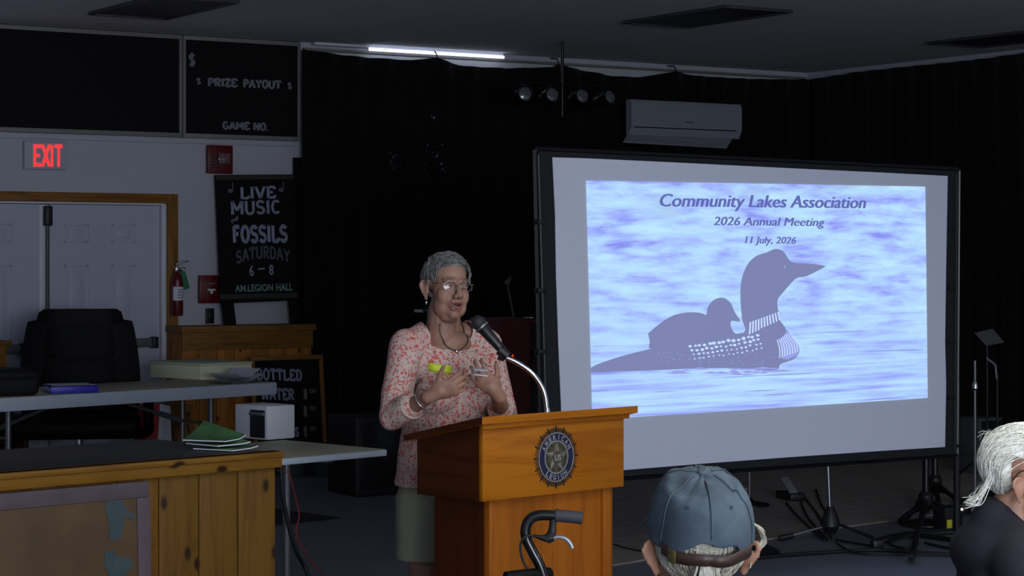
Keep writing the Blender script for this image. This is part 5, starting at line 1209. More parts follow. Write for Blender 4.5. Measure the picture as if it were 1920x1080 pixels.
def sculpt(m, X, s=1.0, eyes=True):
    """press in the eye sockets, nostril wings and mouth line"""
    Xi = X.inverted()
    for i, v in enumerate(m.v):
        q = (Xi @ v) / s
        if q.y > -.03 or abs(q.z) > .12: continue
        d = 0
        for x in (-.032, .032): d += .009 * exp(-(((q.x - x) / .015) ** 2 + ((q.z + .001) / .010) ** 2))
        d += .006 * exp(-((q.x / .020) ** 2 + ((q.z + .0635) / .0045) ** 2))
        d += .004 * exp(-(((abs(q.x) - .036) / .006) ** 2 + ((q.z + .052) / .02) ** 2))
        m.v[i] = X @ ((q + Vector((0, d, 0))) * s)
def face_bits(m, X, s, ks, open_mouth=.006):
    """eyes, lids, lips; ks = material slots (white, iris, lip, mouth, skin)"""
    R = X.to_3x3(); T = lambda *p: X @ (Vector(p) * s)
    for x in (-.032, .032):
        m.ell(T(x, -.0735, -.0005), [.0118 * s] * 3, ks[0], R, 16, 10); m.ell(T(x + .002, -.0815, -.0005), [.0074 * s, .0044 * s, .0074 * s], ks[1], R, 12, 8)
        for sg, zz in ((1, .0052), (-1, -.0058)):
            p = [T(x + .0145 * c_, -.0725 - .0125 * sin(pi * (c_ + 1) / 2), zz * sin(pi * (c_ + 1) / 2) - .001) for c_ in [-1, -.6, -.2, .2, .6, 1]]
            m.tube(catmull(p, 3), .0032 * s, 8, ks[4])
        m.tube(catmull([T(x - .016 , -.0905 + .006 * (x < 0), .0185), T(x, -.0925, .0235), T(x + .016, -.0905 + .006 * (x > 0), .0185)], 4), .0022 * s, 6, ks[5] if len(ks) > 5 else ks[1])
    m.ell(T(0, -.0905, -.0635), [.013 * s, .006 * s, open_mouth * s], ks[3], R, 14, 8)
    up = [T(-.021, -.089, -.0605), T(-.009, -.0985, -.0565), T(0, -.0995, -.0575), T(.009, -.0985, -.0565), T(.021, -.089, -.0605)]
    lo = [T(-.02, -.0885, -.0625), T(-.009, -.096, -.0635 - open_mouth * 1.2), T(0, -.0975, -.0645 - open_mouth * 1.3), T(.009, -.096, -.0635 - open_mouth * 1.2), T(.02, -.0885, -.0625)]
    m.tube(catmull(up, 4), .0034 * s, 8, ks[2]); m.tube(catmull(lo, 4), .0042 * s, 8, ks[2])
def locks(m, X, s, n, region, flow, L, r, seed, lift=(.004, .014), c=(0, .012, .034), Rr=(.073, .093, .080), k=0, steps=7):
    rnd = random.Random(seed); c = Vector(c)
    cnt = 0; tries = 0
    while cnt < n and tries < n * 60:
        tries += 1; d = Vector((rnd.gauss(0, 1), rnd.gauss(0, 1), rnd.gauss(0, 1))).normalized()
        if not region(d): continue
        cnt += 1; ll = L * rnd.uniform(.6, 1.25); lf = rnd.uniform(*lift); pts = []; e = d.copy(); dev = Vector((rnd.gauss(0, .22), rnd.gauss(0, .22), rnd.gauss(0, .22)))
        for j in range(steps):
            f = j / (steps - 1); up = lf * (.35 + .65 * sin(pi * min(f * 1.25, 1) * .62)) + .002
            pts.append(X @ ((c + Vector((e.x * Rr[0], e.y * Rr[1], e.z * Rr[2])) + e * up) * s))
            g = flow(e) + dev; g = g - e * g.dot(e)
            if g.length > 1e-6: e = (e + g.normalized() * (ll / (steps - 1)) / .085).normalized()
        rr = r * rnd.uniform(.7, 1.3) * s
        m.tube(pts, [rr * q for q in ([.7] + [1.0] * (steps - 3) + [.75, .2])], 6, k, True, .55)
def hand(m, o, fx, fy, fz, curl=(.5, .7, .5), spread=.12, thumb=(.75, .62, -.3), s=1.0, bend=(0, 0, 0, 0)):
    """o wrist; fx thumb side, fy towards the fingers, fz back of the hand"""
    fx, fy, fz = [Vector(q).normalized() for q in (fx, fy, fz)]; fx = (fx - fy * fx.dot(fy)).normalized(); fz = (fz - fy * fz.dot(fy) - fx * fz.dot(fx)).normalized()
    T = lambda x, y, z: o + (fx * x + fy * y + fz * z) * s
    B = Matrix((fx, fy, fz)).transposed()
    m.ell(T(.004, .048, 0), (.038 * s, .05 * s, .0155 * s), 0, B); m.ell(T(0, .072, .001), (.039 * s, .024 * s, .0135 * s), 0, B); m.ell(T(.024, .035, -.006), (.018 * s, .032 * s, .016 * s), 0, B); m.cap(T(0, -.02, 0), T(.002, .03, 0), .025 * s, .026 * s)
    for i, (x, y, ln) in enumerate(((.030, .086, .072), (.0105, .092, .080), (-.0095, .088, .074), (-.028, .078, .058))):
        p = T(x, y, .001); a = 0.0; sp = (1.5 - i) * spread; seg = (ln * .45, ln * .31, ln * .24)
        for j in range(3):
            a += curl[j] + bend[i] * (1, .8, .5)[j]; dirv = (fy * cos(a) - fz * sin(a)) * cos(sp) + fx * sin(sp); q = p + dirv * seg[j] * s
            m.cap(p, q, (.0088, .0080, .0072)[j] * s * (.88 if i == 3 else 1), (.0082, .0074, .0062)[j] * s * (.88 if i == 3 else 1), 0, 10); p = q
    d = (fx * thumb[0] + fy * thumb[1] + fz * thumb[2]).normalized(); p = T(.024, .028, -.006); q = p + d * .042 * s; m.cap(p, q, .0125 * s, .0098 * s, 0, 10)
    d2 = (d + fy * .35 - fz * .1).normalized(); m.cap(q, q + d2 * .034 * s, .0096 * s, .0075 * s, 0, 10)

# ---- the speaking woman
X0, Y0 = (838 - CX) / FPX * 7.9, 7.9
WR = Plane((X0, Y0, 0), radians(28)); J = lambda px, py, Y: WR.loc(P(px, py, Y))
t = thing('person', 'person in a pink floral blouse and glasses speaking with raised hands behind the lectern', 'person', WR.m)
sR, sL = Vector((-.165, .0, 1.272)), Vector((.165, .01, 1.265)); eR, eL = J(737, 779, 7.68), J(944, 782, 7.91); wR, wL = J(812, 741, 7.50), J(931, 738, 7.60)
hX = TR(WR.loc(P(838, 536, 7.84))) @ RZ(radians(0)) @ RX(radians(-2)) @ RY(radians(3)); hs = .985
neck0 = Vector((0, .035, 1.24))
def torso(m, g=0.0, legs=True):
    E = lambda c, r: m.ell(c, [k + g for k in r])
    E((0, .02, 1.19), (.150, .098, .115)); E((0, .012, 1.04), (.152, .112, .12)); E((0, .0, .93), (.158, .122, .13)); E((0, .01, .82), (.172, .128, .12))
    for x in (-1, 1): E((x * .07, -.066, 1.09), (.078, .058, .075))
    m.cap(sR + Vector((.02, 0, -.005)), (-.05, .03, 1.325), .055 + g, .042 + g); m.cap(sL - Vector((.02, 0, -.005)), (.05, .03, 1.325), .055 + g, .042 + g)
def arm(m, a, b, c, g, end=1.0):
    m.cap(a, b, .052 + g, .043 + g); m.cap(b, b.lerp(c, end), .042 + g, (.026 if end > .99 else .036) + g)
b = M(); torso(b, -.004)
b.cap((0, .03, 1.25), (0, .025, 1.40), .074, .062); b.ell((0, -.012, 1.275), (.09, .07, .06))
arm(b, sR, eR, wR, -.003); arm(b, sL, eL, wL, -.003)
for x in (-.09, .09):
    b.cap((x, .01, .78), (x * 1.05, .0, .45), .088, .058); b.cap((x * 1.05, .0, .45), (x * 1.05, .02, .09), .055, .036); b.ell((x * 1.1, -.05, .04), (.042, .115, .036))
head_blob(b, hX, hs); ear(b, hX, -1, hs); ear(b, hX, 1, hs)
Ri = WR.i.to_3x3(); wd_ = lambda x, y, z: Ri @ Vector((x, y, z))
hand(b, wR, wd_(-.35, -.35, .85), wd_(.85, -.1, .36), wd_(-.1, -.95, -.2), (.55, .75, .5), .035, (.85, .6, -.05), 1.0)
hand(b, wL, wd_(.05, -.35, .9), wd_(-.55, -.35, .62), wd_(.62, -.75, .1), (.55, .7, .5), .05, (.75, .75, -.35), 1.0)
b = b.remesh(.0032, 9); sculpt(b, hX, hs)
face_bits(b, hX, hs, (1, 2, 3, 4, 0, 5), .0065); lengthen(b, hX, hs, .14)
b.build('body', [skin_mat('skin_woman', (154, 116, 97)), m_eyew, m_iris, m_lip, m_mouth, plain('brow_grey', (110, 92, 80), .7)], t, sharp=0)
# blouse
def floral():
    m = NT('floral_blouse'); v = m.coords(); base = lin((196, 174, 164))
    w1 = m.noise(v, 34, 3); 
    vv = m.n('ShaderNodeVectorMath', operation='ADD'); sc_ = m.n('ShaderNodeVectorMath', operation='SCALE'); nt_ = m.n('ShaderNodeTexNoise'); nt_.inputs['Scale'].default_value = 60; m.l(v, nt_.inputs['Vector'])
    m.l(nt_.outputs['Color'], sc_.inputs[0]); sc_.inputs['Scale'].default_value = .016; m.l(v, vv.inputs[0]); m.l(sc_.outputs[0], vv.inputs[1])
    def spots(scale, th, col_in, c, soft=.05):
        vo = m.n('ShaderNodeTexVoronoi', distance='EUCLIDEAN'); vo.inputs['Scale'].default_value = scale; m.l(vv.outputs[0], vo.inputs['Vector'])
        return m.mix(m.ramp(vo.outputs['Distance'], [(th, (1, 1, 1)), (th + soft, (0, 0, 0))]), col_in, lin(c))
    col = m.mix(m.ramp(m.noise(v, 9, 2), [(.4, (0, 0, 0)), (.7, (.5, .5, .5))]), base, lin((190, 142, 134)))
    col = spots(58, .27, col, (196, 100, 94)); col = spots(88, .22, col, (112, 62, 66)); 
    cl = m.ramp(m.noise(vv.outputs[0], 60, 4, .7), [(.565, (0, 0, 0)), (.60, (1, 1, 1))]); col = m.mix(cl, col, lin((190, 70, 66)))
    m.l(col, m.b.inputs['Base Color']); m.b.inputs['Roughness'].default_value = .8
    f = m.noise(m.coords((1, 1, .6)), 11, 3); m.bump(f, .5, .02); return m.m
s_ = M(); torso(s_, .009)
s_.loft([(1.08, .155, .115, 0, .012), (.97, .168, .132, 0, .006), (.86, .188, .145, 0, .006), (.752, .198, .152, 0, .008)])
arm(s_, sR, eR, wR, .013, .42); arm(s_, sL, eL, wL, .013, .36)
s_ = s_.remesh(.005, 5)
def wrinkle(m, k, sc, off=0.0):
    for i, v in enumerate(m.v):
        n = noise.noise_vector(v * sc + Vector((off, 0, 0))); f = sin(v.z * 46 + v.x * 26 + 6 * n.x) ; m.v[i] = v + n * k + Vector((0, -1, 0)) * 0.0015 * f
wrinkle(s_, .006, 9.0)
# scoop neck: drop the cloth inside the collar opening
def cut(m, test):
    keep = [not test(v) for v in m.v]; mp = {}; nv = []
    for i, v in enumerate(m.v):
        if keep[i]: mp[i] = len(nv); nv.append(v)
    nf = [tuple(mp[i] for i in f) for f in m.f if all(keep[i] for i in f)]; m.v, m.f, m.k = nv, nf, [0] * len(nf)
cut(s_, lambda v: (v.x / .092) ** 2 + ((v.z - 1.345) / (.092 if v.y < .02 else .03)) ** 2 < 1 and v.z > 1.2 or (abs(v.x) < .092 and v.z > 1.345))
bl = s_.build('blouse', floral(), t, 'pink and white floral blouse', sharp=0); q = bl.modifiers.new('t', 'SOLIDIFY'); q.thickness = .003; q.offset = -1
for nm, e_, w_, f_ in (('cuff', eR, wR, .47), ('cuff', eL, wL, .41)):   # sleeve ends
    q = M(); d_ = (w_ - e_).normalized(); c_ = e_.lerp(w_, f_)
    q.tube([c_ - d_ * .012, c_ - d_ * .004, c_ + d_ * .004], [.0475, .0485, .0475], 24, 0, True); cc = q.build(nm, plain('cuff_cream', (206, 178, 164), .8, var=.15, vscale=40), t, sharp=0)
# neck binding and necklace
zc_, pr = 1.292, []
q = M(); ring_ = []
from mathutils.bvhtree import BVHTree
bvh = BVHTree.FromPolygons([tuple(v) for v in b.v], b.f)
bvs = BVHTree.FromPolygons([tuple(v) for v in s_.v], s_.f)
def front(bv, x, z, y0=-.175):
    hit = bv.ray_cast(Vector((x, y0, z)), Vector((0, 1, 0)))[0]; return hit
for i in range(25):
    a = radians(172 + 196 * i / 24); p = Vector((.094 * cos(a), 0, 1.345 + .093 * sin(a))); hit = front(bvs, p.x * 1.03, p.z - .002) or front(bvh, p.x, p.z)
    if hit: ring_.append(hit + Vector((0, -.002, 0)))
q.tube(ring_, .0035, 8); q.build('neck_binding', plain('binding_cream', (214, 190, 172), .8), t, sharp=0)
nk = []
for i in range(31):
    a = radians(165 + 210 * i / 30); x_, z_ = .066 * cos(a), 1.345 + .092 * sin(a) * (1 if sin(a) < 0 else .3)
    hits = [k for k in (front(bvh, x_, z_), front(bvs, x_, z_)) if k]
    if hits: nk.append(min(hits, key=lambda k: k.y) + Vector((0, -.003, 0)))
q = M(); q.tube(catmull(nk, 2), .0028, 8); q.build('necklace', plain('necklace_brown', (92, 78, 64), .3, .6, var=.3, vscale=200), t, 'thin brown necklace', sharp=0)
lo_ = min(nk, key=lambda k: k.z); q = M(); q.ell(lo_ + Vector((0, -.003, -.004)), (.006, .004, .007)); q.build('pendant', m_chrome, t)
# shorts
q = M(); q.loft([(.82, .172, .13, 0, .008), (.74, .186, .14, 0, .008), (.64, .192, .142, 0, .008)])
for x in (-1, 1): q.loft([(.72, .094, .125, x * .096, .008), (.6, .096, .122, x * .098, .006), (.484, .098, .118, x * .1, .004)])
q = q.remesh(.007, 4); wrinkle(q, .006, 8, 3.0); q.build('shorts', plain('khaki_cloth', (136, 136, 116), .85, var=.08, vscale=60), t, 'long khaki shorts', sharp=0)
for x in (-1, 1):
    q = M(); q.ell((x * .0995, -.05, .045), (.05, .125, .042)); q.ell((x * .0995, .03, .05), (.046, .05, .05)); q.box(x * .0995 - .048, x * .0995 + .048, -.17, .075, 0, .02, 0, .01); q.build('shoe', plain('shoe_grey', (90, 90, 92), .7), t)
# hair
m_hw = hair_mat('hair_grey', (132, 130, 126), (56, 54, 52))
def wreg(d):
    if d.y < -.2: return d.z > .50 + .10 * max(0, -d.y - .55) - .55 * max(0, abs(d.x) - .42)
    if d.y < .12: return d.z > (.1 if abs(d.x) > .5 else .3)
    return d.z > -.52
def wflow(d):
    cr = Vector((.1, .45, .85)).normalized(); f = d - cr * 1.0; f.z -= .25
    if d.y < -.1 and d.z > .35: f = Vector((1.0, -.25, -.05))
    return f
q = M(); c_ = Vector((0, .012, .034)); cap_ = M(); cap_.ell((0, 0, 0), (1, 1, 1), 0, None, 40, 28)
vs_ = []; rnd = random.Random(2)
for v in cap_.v:
    d = v.normalized(); ok = wreg(d) or (d.y >= .1 and d.z > -.6)
    k = .0105 if ok else -.006
    vs_.append(hX @ ((c_ + Vector((d.x * .073, d.y * .093, d.z * .080)) + d * (k + .002 * noise.noise(d * 6))) * hs))
q.add(vs_, cap_.f); locks(q, hX, hs, 900, wreg, wflow, .042, .0030, 5, (.009, .016))
q.build('hair', m_hw, t, 'short grey hair', sharp=0)
# glasses
q = M(); X_ = lambda x, y, z: hX @ (Vector((x, y, z)) * hs)
for x in (-.0335, .0335):
    pts = [X_(x + .0255 * cos(a) * (1 - .08 * sin(a)), -.1005 + .010 * abs((x + .0255 * cos(a)) / .06) ** 2, -.004 + .018 * sin(a)) for a in [2 * pi * k / 24 for k in range(25)]]
    q.tube(pts, .0013, 6)
q.tube(catmull([X_(-.009, -.1, .003), X_(0, -.1045, .007), X_(.009, -.1, .003)], 4), .0013, 6)
for sd in (-1, 1): q.tube(catmull([X_(sd * .059, -.091, .004), X_(sd * .071, -.07, .006), X_(sd * .08, .0, .007), X_(sd * .079, .016, -.006)], 5), .0016, 6)
gl = q.build('eyeglasses', plain('wire_frame', (170, 168, 162), .25, .9, var=.1), t, 'thin wire framed glasses', sharp=0)
def glass_mat():
    m = NT('lens_glass'); m.t.nodes.remove(m.b); out = m.t.nodes['Material Output']
    a = m.n('ShaderNodeBsdfTransparent'); g = m.n('ShaderNodeBsdfGlossy'); g.inputs['Roughness'].default_value = .08; mx = m.n('ShaderNodeMixShader'); mx.inputs[0].default_value = .03
    m.l(a.outputs[0], mx.inputs[1]); m.l(g.outputs[0], mx.inputs[2]); m.l(mx.outputs[0], out.inputs[0]); return m.m
mg = glass_mat()
for x in (-.0335, .0335):
    q = M(); q.add([X_(x, -.1035 + .010 * abs(x / .06) ** 2, -.004)] + [X_(x + .025 * cos(a), -.1005 + .010 * abs((x + .0255 * cos(a)) / .06) ** 2, -.004 + .0175 * sin(a)) for a in [2 * pi * k / 24 for k in range(24)]], [(0, 1 + k, 1 + (k + 1) % 24) for k in range(24)])
    q.build('lens', mg, gl, sharp=0)
for sd in (-1, 1):
    q = M(); q.tube(catmull([X_(sd * .077, .006, -.044), X_(sd * .079, .004, -.052), X_(sd * .08, .006, -.058)], 4), .0018, 6); q.ell(X_(sd * .080, .006, -.066), (.005, .005, .008)); q.build('earring', m_chrome, t, 'small dangling earring')
# name sticker, bracelet, ring
A = J(851, 691, 7.7); q = M(); rows = []
for i in range(5):
    for j in range(4):
        xx = A.x - .04 + .08 * i / 4; zz_ = A.z + .016 - .030 * j / 3 - .012 * i / 4; hit = front(bvs, xx, zz_, -.22); rows.append((hit if hit else Vector((xx, A.y, zz_))) + Vector((0, -.004, 0)))
q.add(rows, [(i * 4 + j, i * 4 + j + 1, (i + 1) * 4 + j + 1, (i + 1) * 4 + j) for i in range(4) for j in range(3)])
o = q.build('name_sticker', plain('lime_sticker', (190, 214, 30), .5, var=.04), t, 'lime green name sticker'); k_ = o.modifiers.new('t', 'SOLIDIFY'); k_.thickness = .001
def bangle(c, d, r, th, mat, nm, lab):
    d = d.normalized(); a = d.orthogonal().normalized(); bb = d.cross(a); M().tube([c + (a * cos(g) + bb * sin(g)) * r for g in [2 * pi * k / 24 for k in range(25)]], th, 8, 0, False).build(nm, mat, t, lab, sharp=0)
dR = (wR - eR).normalized(); bangle(eR.lerp(wR, .80), dR + Vector((.1, 0, .25)), .041, .0022, m_chrome, 'bracelet', 'thin silver bracelet')
# folded white paper between her hands
A = (J(898, 690, 7.50) + J(898, 706, 7.50)) / 2
q = M(); mt_ = TR(WR.m @ A) @ RZ(radians(15)) @ RX(radians(6)) @ Matrix.Scale(.75, 4)
q.box(-.03, .035, -.03, .03, .012, .0145, 0, .001, RY(radians(4))); q.box(-.03, .036, -.03, .03, -.012, -.008, 0, .001, RY(radians(6))); q.tube([(-.03, 0.03, -.011), (-.031, .036, .002), (-.03, .03, .0135)], .0015, 6)
o = q.build('folded_paper', m_paper, mw=mt_); tag(o, 'small folded white paper held between the hands of the speaking woman', 'paper')

# ---- seated listeners
def seated(m, X, hz, sh=.2, lean=0.0, g=0.0, seat=.44, part='all', nk=.245):
    """hz: eye level; X root at the chair, facing -y"""
    sz = hz - nk; hip = seat + .1
    E = lambda c, r: m.ell(X @ Vector(c), [k + g for k in r], 0, X.to_3x3()); Cp = lambda a, b, ra, rb: m.cap(X @ Vector(a), X @ Vector(b), ra + g, rb + g)
    if part in ('all', 'top'):
        E((0, .03, sz - .07), (sh - .02, .115, .12)); E((0, .04, (sz + hip) / 2), (.165, .125, (sz - hip) / 2 + .02)); E((0, .03, hip), (.18, .14, .11))
        for x in (-1, 1):
            Cp((x * (sh - .025), .03, sz - .015), (x * .05, .04, sz + .045), .062, .05)
            Cp((x * sh, .03, sz - .03), (x * (sh + .04), -.02, sz - .28), .056, .046); Cp((x * (sh + .04), -.02, sz - .28), (x * .13, -.25, seat + .19), .044, .034)
    if part in ('all', 'leg'):
        for x in (-1, 1):
            Cp((x * .09, 0, hip - .02), (x * .12, -.42, hip), .088, .064); Cp((x * .12, -.42, hip), (x * .12, -.44, .1), .06, .045); E((x * .12, -.50, .045), (.048, .13, .042))
def chair(mw, lab, cat='chair'):
    t = thing('folding_chair', lab, 'chair', mw, group='listeners\' folding chairs'); m_ = plain('chair_grey', (70, 70, 74), .5)
    M().box(-.21, .21, -.24, .18, .35, .38, 0, .014).build('seat', m_, t); M().box(-.21, .21, .225, .245, .54, .72, 0, .008).build('backrest', m_, t)
    for x in (-1, 1):
        for a, b_ in (((x * .2, .245, .72), (x * .2, -.24, .0)), ((x * .185, -.18, .40), (x * .185, .3, .0))): M().tube([a, b_], .011, 8).build('leg', m_steel, t)
    return t
m_navy_c = plain('navy_shirt', (14, 17, 30), .85, var=.2, vscale=40)
# man in the blue cap, seen from behind
Yc_ = 3.6; hc = P(1311, 1027, Yc_); CR = Plane((hc.x, hc.y - .02, 0), pi); hz = hc.z - .0
hX2 = TR(CR.loc(hc)) @ RZ(radians(4)) @ RX(radians(-2)); s2 = 1.02
t = thing('person', 'person in a faded blue cap with white hair, seen from behind', 'person', CR.m)
b2 = M(); seated(b2, Matrix.Identity(4), hz); head_blob(b2, hX2, s2); ear(b2, hX2, -1, s2 * .9, .8); ear(b2, hX2, 1, s2 * .9, .8)
for x in (-1, 1): hand(b2, Vector((x * .12, -.27, .62)), (-x, -.2, .2), (-x * .3, -.9, -.1), (0, -.1, 1), s=1.0)
b2 = b2.remesh(.0045, 4); sculpt(b2, hX2, s2); face_bits(b2, hX2, s2, (1, 2, 3, 4, 0), .002)
b2.build('body', [skin_mat('skin_man', (160, 118, 94)), m_eyew, m_iris, m_lip, m_mouth], t, sharp=0)
q = M(); seated(q, Matrix.Identity(4), hz, g=.012, part='top'); q = q.remesh(.009, 4); q.build('shirt', plain('dark_shirt', (40, 44, 52), .85), t, 'dark shirt', sharp=0)
q = M(); seated(q, Matrix.Identity(4), hz, g=.012, part='leg'); q = q.remesh(.011, 4); q.build('trousers', plain('dark_trousers', (34, 34, 38), .85), t, 'dark trousers', sharp=0)
chair(CR.m, 'grey folding chair under the man in the blue cap')
# cap: six gored panels, tilted up at the back
m_cap = NT('washed_denim'); v_ = m_cap.coords(); f_ = m_cap.noise(v_, 18, 6); m_cap.l(m_cap.ramp(f_, [(.3, lin((50, 62, 72))), (.7, lin((74, 89, 100)))]), m_cap.b.inputs['Base Color']); m_cap.b.inputs['Roughness'].default_value = .9; m_cap.bump(m_cap.noise(v_, 260, 2), .25, .002); m_cap = m_cap.m
cX = hX2 @ TR((0, .010, .026)) @ RX(radians(-13)); a_, b_, c_h = .0895, .122, .106
def cap_pt(th, ph, off=0.0):
    """th round from the face (-y), ph 0 rim .. 1 top"""
    e = pi / 2 * ph; rr = cos(e) ** .58; zz = sin(e) ** .95
    seam = (1 - .030 * exp(-((((th / (pi / 3)) + .5) % 1 - .5) / .07) ** 2) * (1 - ph) ) * (1 + .075 * noise.noise((sin(th) * 1.6, cos(th) * 1.6, ph * 2.6)) * (.3 + 1.3 * ph))
    dent = -.010 * exp(-(((ph - .78) / .10) ** 2)) * (.5 + .5 * sin(3 * th + 1.0))
    return cX @ Vector((sin(th) * (a_ * rr * seam + off), -cos(th) * (b_ * rr * seam + off), zz * (c_h + off) + dent + .004 * sin(9 * th) * exp(-((ph - .12) / .12) ** 2) + .0035 * noise.noise((sin(th) * 4, cos(th) * 4, ph * 9))))
q = M(); nt_, np_ = 72, 26; vs_ = []
for j in range(np_ + 1):
    for i in range(nt_):
        th = 2 * pi * i / nt_; dth = abs((th - pi + pi) % (2 * pi) - pi); low = .0
        arch = .15 * sqrt(max(0, 1 - (dth / .62) ** 2)) if dth < .62 else 0
        ph = arch + (1 - arch) * (j / np_) ** 1.05; vs_.append(cap_pt(th, min(ph, .9999)))
q.add(vs_, [(j * nt_ + i, j * nt_ + (i + 1) % nt_, (j + 1) * nt_ + (i + 1) % nt_, (j + 1) * nt_ + i) for j in range(np_) for i in range(nt_)])
cp = q.build('cap', m_cap, t, 'faded blue cloth cap', sharp=0); k_ = cp.modifiers.new('t', 'SOLIDIFY'); k_.thickness = .003
for k6 in range(6):      # stitched seams between the gores
    th = pi / 3 * k6; q = M(); q.tube([cap_pt(th, ph, .0016) for ph in [(.20 if k6 == 3 else .03) + (.96 - (.20 if k6 == 3 else .03)) * j / 20 for j in range(21)]], .0013, 6); q.build('seam', m_cap, cp, sharp=0)
q = M(); q.ell(cap_pt(0, .9999, .001), (.0085, .0085, .005), 0, cX.to_3x3()); q.build('cap_button', m_cap, cp)
for th in (pi - .52, pi + .52, pi - 1.57, pi + 1.57):
    q = M(); o_ = cap_pt(th, .52, .0025); nn = (o_ - cap_pt(th, .52, -.01)).normalized(); ax = nn.orthogonal().normalized(); bx = nn.cross(ax); q.tube([o_ + (ax * cos(g) + bx * sin(g)) * .0022 for g in [2 * pi * k / 12 for k in range(13)]], .0008, 6, 0, False); q.build('eyelet', plain('eyelet_thread', (40, 54, 66), .8), cp, sharp=0)
q = M(); vs_ = []
for i in range(25):
    u_ = -1 + 2 * i / 24
    for r_ in (0, .5, 1): vs_.append(cX @ Vector((u_ * .085, -.105 - r_ * .075 * (1 - u_ * u_ * .55) + .03 * u_ * u_, .012 - .022 * r_ - .018 * u_ * u_)))
q.add(vs_, [(i * 3 + j, i * 3 + j + 1, i * 3 + j + 4, i * 3 + j + 3) for i in range(24) for j in range(2)]); bb = q.build('brim', m_cap, cp, sharp=0); k_ = bb.modifiers.new('t', 'SOLIDIFY'); k_.thickness = .004
q = M(); n_ = 40
vs_ = []
for i in range(n_ + 1):
    th = pi - 1.0 + 2.0 * i / n_
    for zz, oo in ((-.008, .003), (.012, .003), (.012, .0005), (-.008, .0005)):
        p = cap_pt(th, .0, oo); vs_.append(p + cX.to_3x3() @ Vector((0, 0, zz)))
q.add(vs_, [(i * 4 + j, i * 4 + (j + 1) % 4, i * 4 + 4 + (j + 1) % 4, i * 4 + 4 + j) for i in range(n_) for j in range(4)]); st = q.build('strap', plain('brown_leather', (52, 32, 26), .5, var=.2), cp, 'dark brown leather strap', sharp=0)
q = M(); p = cap_pt(pi - .72, 0, .004); tn = (cap_pt(pi - .70, 0, .004) - p).normalized(); up_ = cX.to_3x3() @ Vector((0, 0, 1)); nr = tn.cross(up_).normalized(); mtx = Matrix((tn, nr, up_)).transposed().to_4x4(); q.box(-.009, .009, -.002, .002, -.010, .014, 0, .0015, TR(p) @ mtx); q.build('buckle', plain('dull_brass', (120, 112, 70), .4, .8), cp, 'dull brass buckle')
# hair under and through the cap
m_hm = hair_mat('hair_white', (196, 194, 176), (126, 122, 104))
q = M(); Xh = hX2
sk = M(); sk.ell((0, 0, 0), (1, 1, 1), 0, None, 36, 24); vs_ = []
for v in sk.v:
    d = v.normalized(); ok = (d.y > .15 and d.z > -.75) or d.z > .45; vs_.append(Xh @ ((Vector((0, .012, .034)) + Vector((d.x * .073, d.y * .093, d.z * .080)) + d * ((.006 if ok else -.012) + .0015 * noise.noise(d * 7))) * s2))
q.add(vs_, sk.f)
locks(q, Xh, s2, 420, lambda d: d.y > .12 and -.85 < d.z < -.08 and not (abs(d.x) > .93 and d.z < -.2), lambda d: Vector((-d.x * .25, .05, -1)), .06, .0026, 9, (.004, .010))
locks(q, Xh, s2, 60, lambda d: d.y > .75 and -.3 < d.z < .10 and abs(d.x) < .4, lambda d: Vector((1, .0, .02)), .04, .0026, 10, (.003, .006))
def strand(pts, r): q.tube(catmull([Xh @ (Vector(p) * s2) for p in pts], 5), [r] * (5 * (len(pts) - 1)) + [r * .3], 6)
rnd = random.Random(8)
for i in range(60):   # short tail hanging at the nape
    x_ = rnd.gauss(.008, .010); strand([(x_ * .5, .098 + rnd.uniform(0, .006), .012), (x_ * .7, .112 + rnd.uniform(0, .008), -.02), (x_ * 1.2, .108 + rnd.uniform(0, .008), -.06), (x_ * 1.8, .102 + rnd.uniform(0, .01), -.115)], .0022)
for i in range(9):    # loose wisps in front of the right ear
    e_ = rnd.uniform(-.006, .006); strand([(-.083, .02 + e_, .045), (-.096 - rnd.uniform(0, .010), .015 + e_, .03), (-.098 - rnd.uniform(0, .012), .01, .008), (-.086, .012 + e_, -.012), (-.080, .03, -.03)], .0012)
q.build('hair', m_hm, t, 'white hair with a short tail', sharp=0)

# white haired man in a navy shirt at the right edge
Yw = 5.3; hc = P(1925, 893, Yw); HRr = Plane((hc.x - .012, hc.y, 0), radians(88)); hz = hc.z
hX3 = TR(HRr.loc(hc)) @ RZ(radians(-13)) @ RX(radians(4)); s3 = 1.03
t = thing('person', 'person with swept white hair and a navy shirt at the right edge', 'person', HRr.m)
b3 = M(); seated(b3, Matrix.Identity(4), hz + .0, .205, nk=.205); head_blob(b3, hX3, s3); ear(b3, hX3 @ TR((-.006, 0, -.014)), -1, s3 * .92); ear(b3, hX3 @ TR((.006, 0, -.014)), 1, s3 * .92)
for x in (-1, 1): hand(b3, Vector((x * .12, -.27, .62)), (-x, -.2, .2), (-x * .3, -.9, -.1), (0, -.1, 1))
b3 = b3.remesh(.0045, 4); sculpt(b3, hX3, s3); face_bits(b3, hX3, s3, (1, 2, 3, 4, 0), .002)
b3.build('body', [skin_mat('skin_man_b', (164, 122, 100)), m_eyew, m_iris, m_lip, m_mouth], t, sharp=0)
q = M(); seated(q, Matrix.Identity(4), hz, .205, g=.016, part='top', nk=.205); q.ell((0, .065, hz - .185), (.15, .115, .085)); q.cap((0, .05, hz - .2), (0, .062, hz - .12), .085, .07); q = q.remesh(.008, 22); q.build('shirt', m_navy_c, t, 'dark navy shirt', sharp=0)
q = M(); seated(q, Matrix.Identity(4), hz, .205, g=.012, part='leg'); q = q.remesh(.011, 4); q.build('trousers', plain('grey_trousers', (60, 60, 64), .85), t, 'grey trousers', sharp=0)
chair(HRr.m, 'grey folding chair under the white haired man in navy')
m_hb = hair_mat('hair_bright_white', (246, 246, 238), (206, 206, 190))
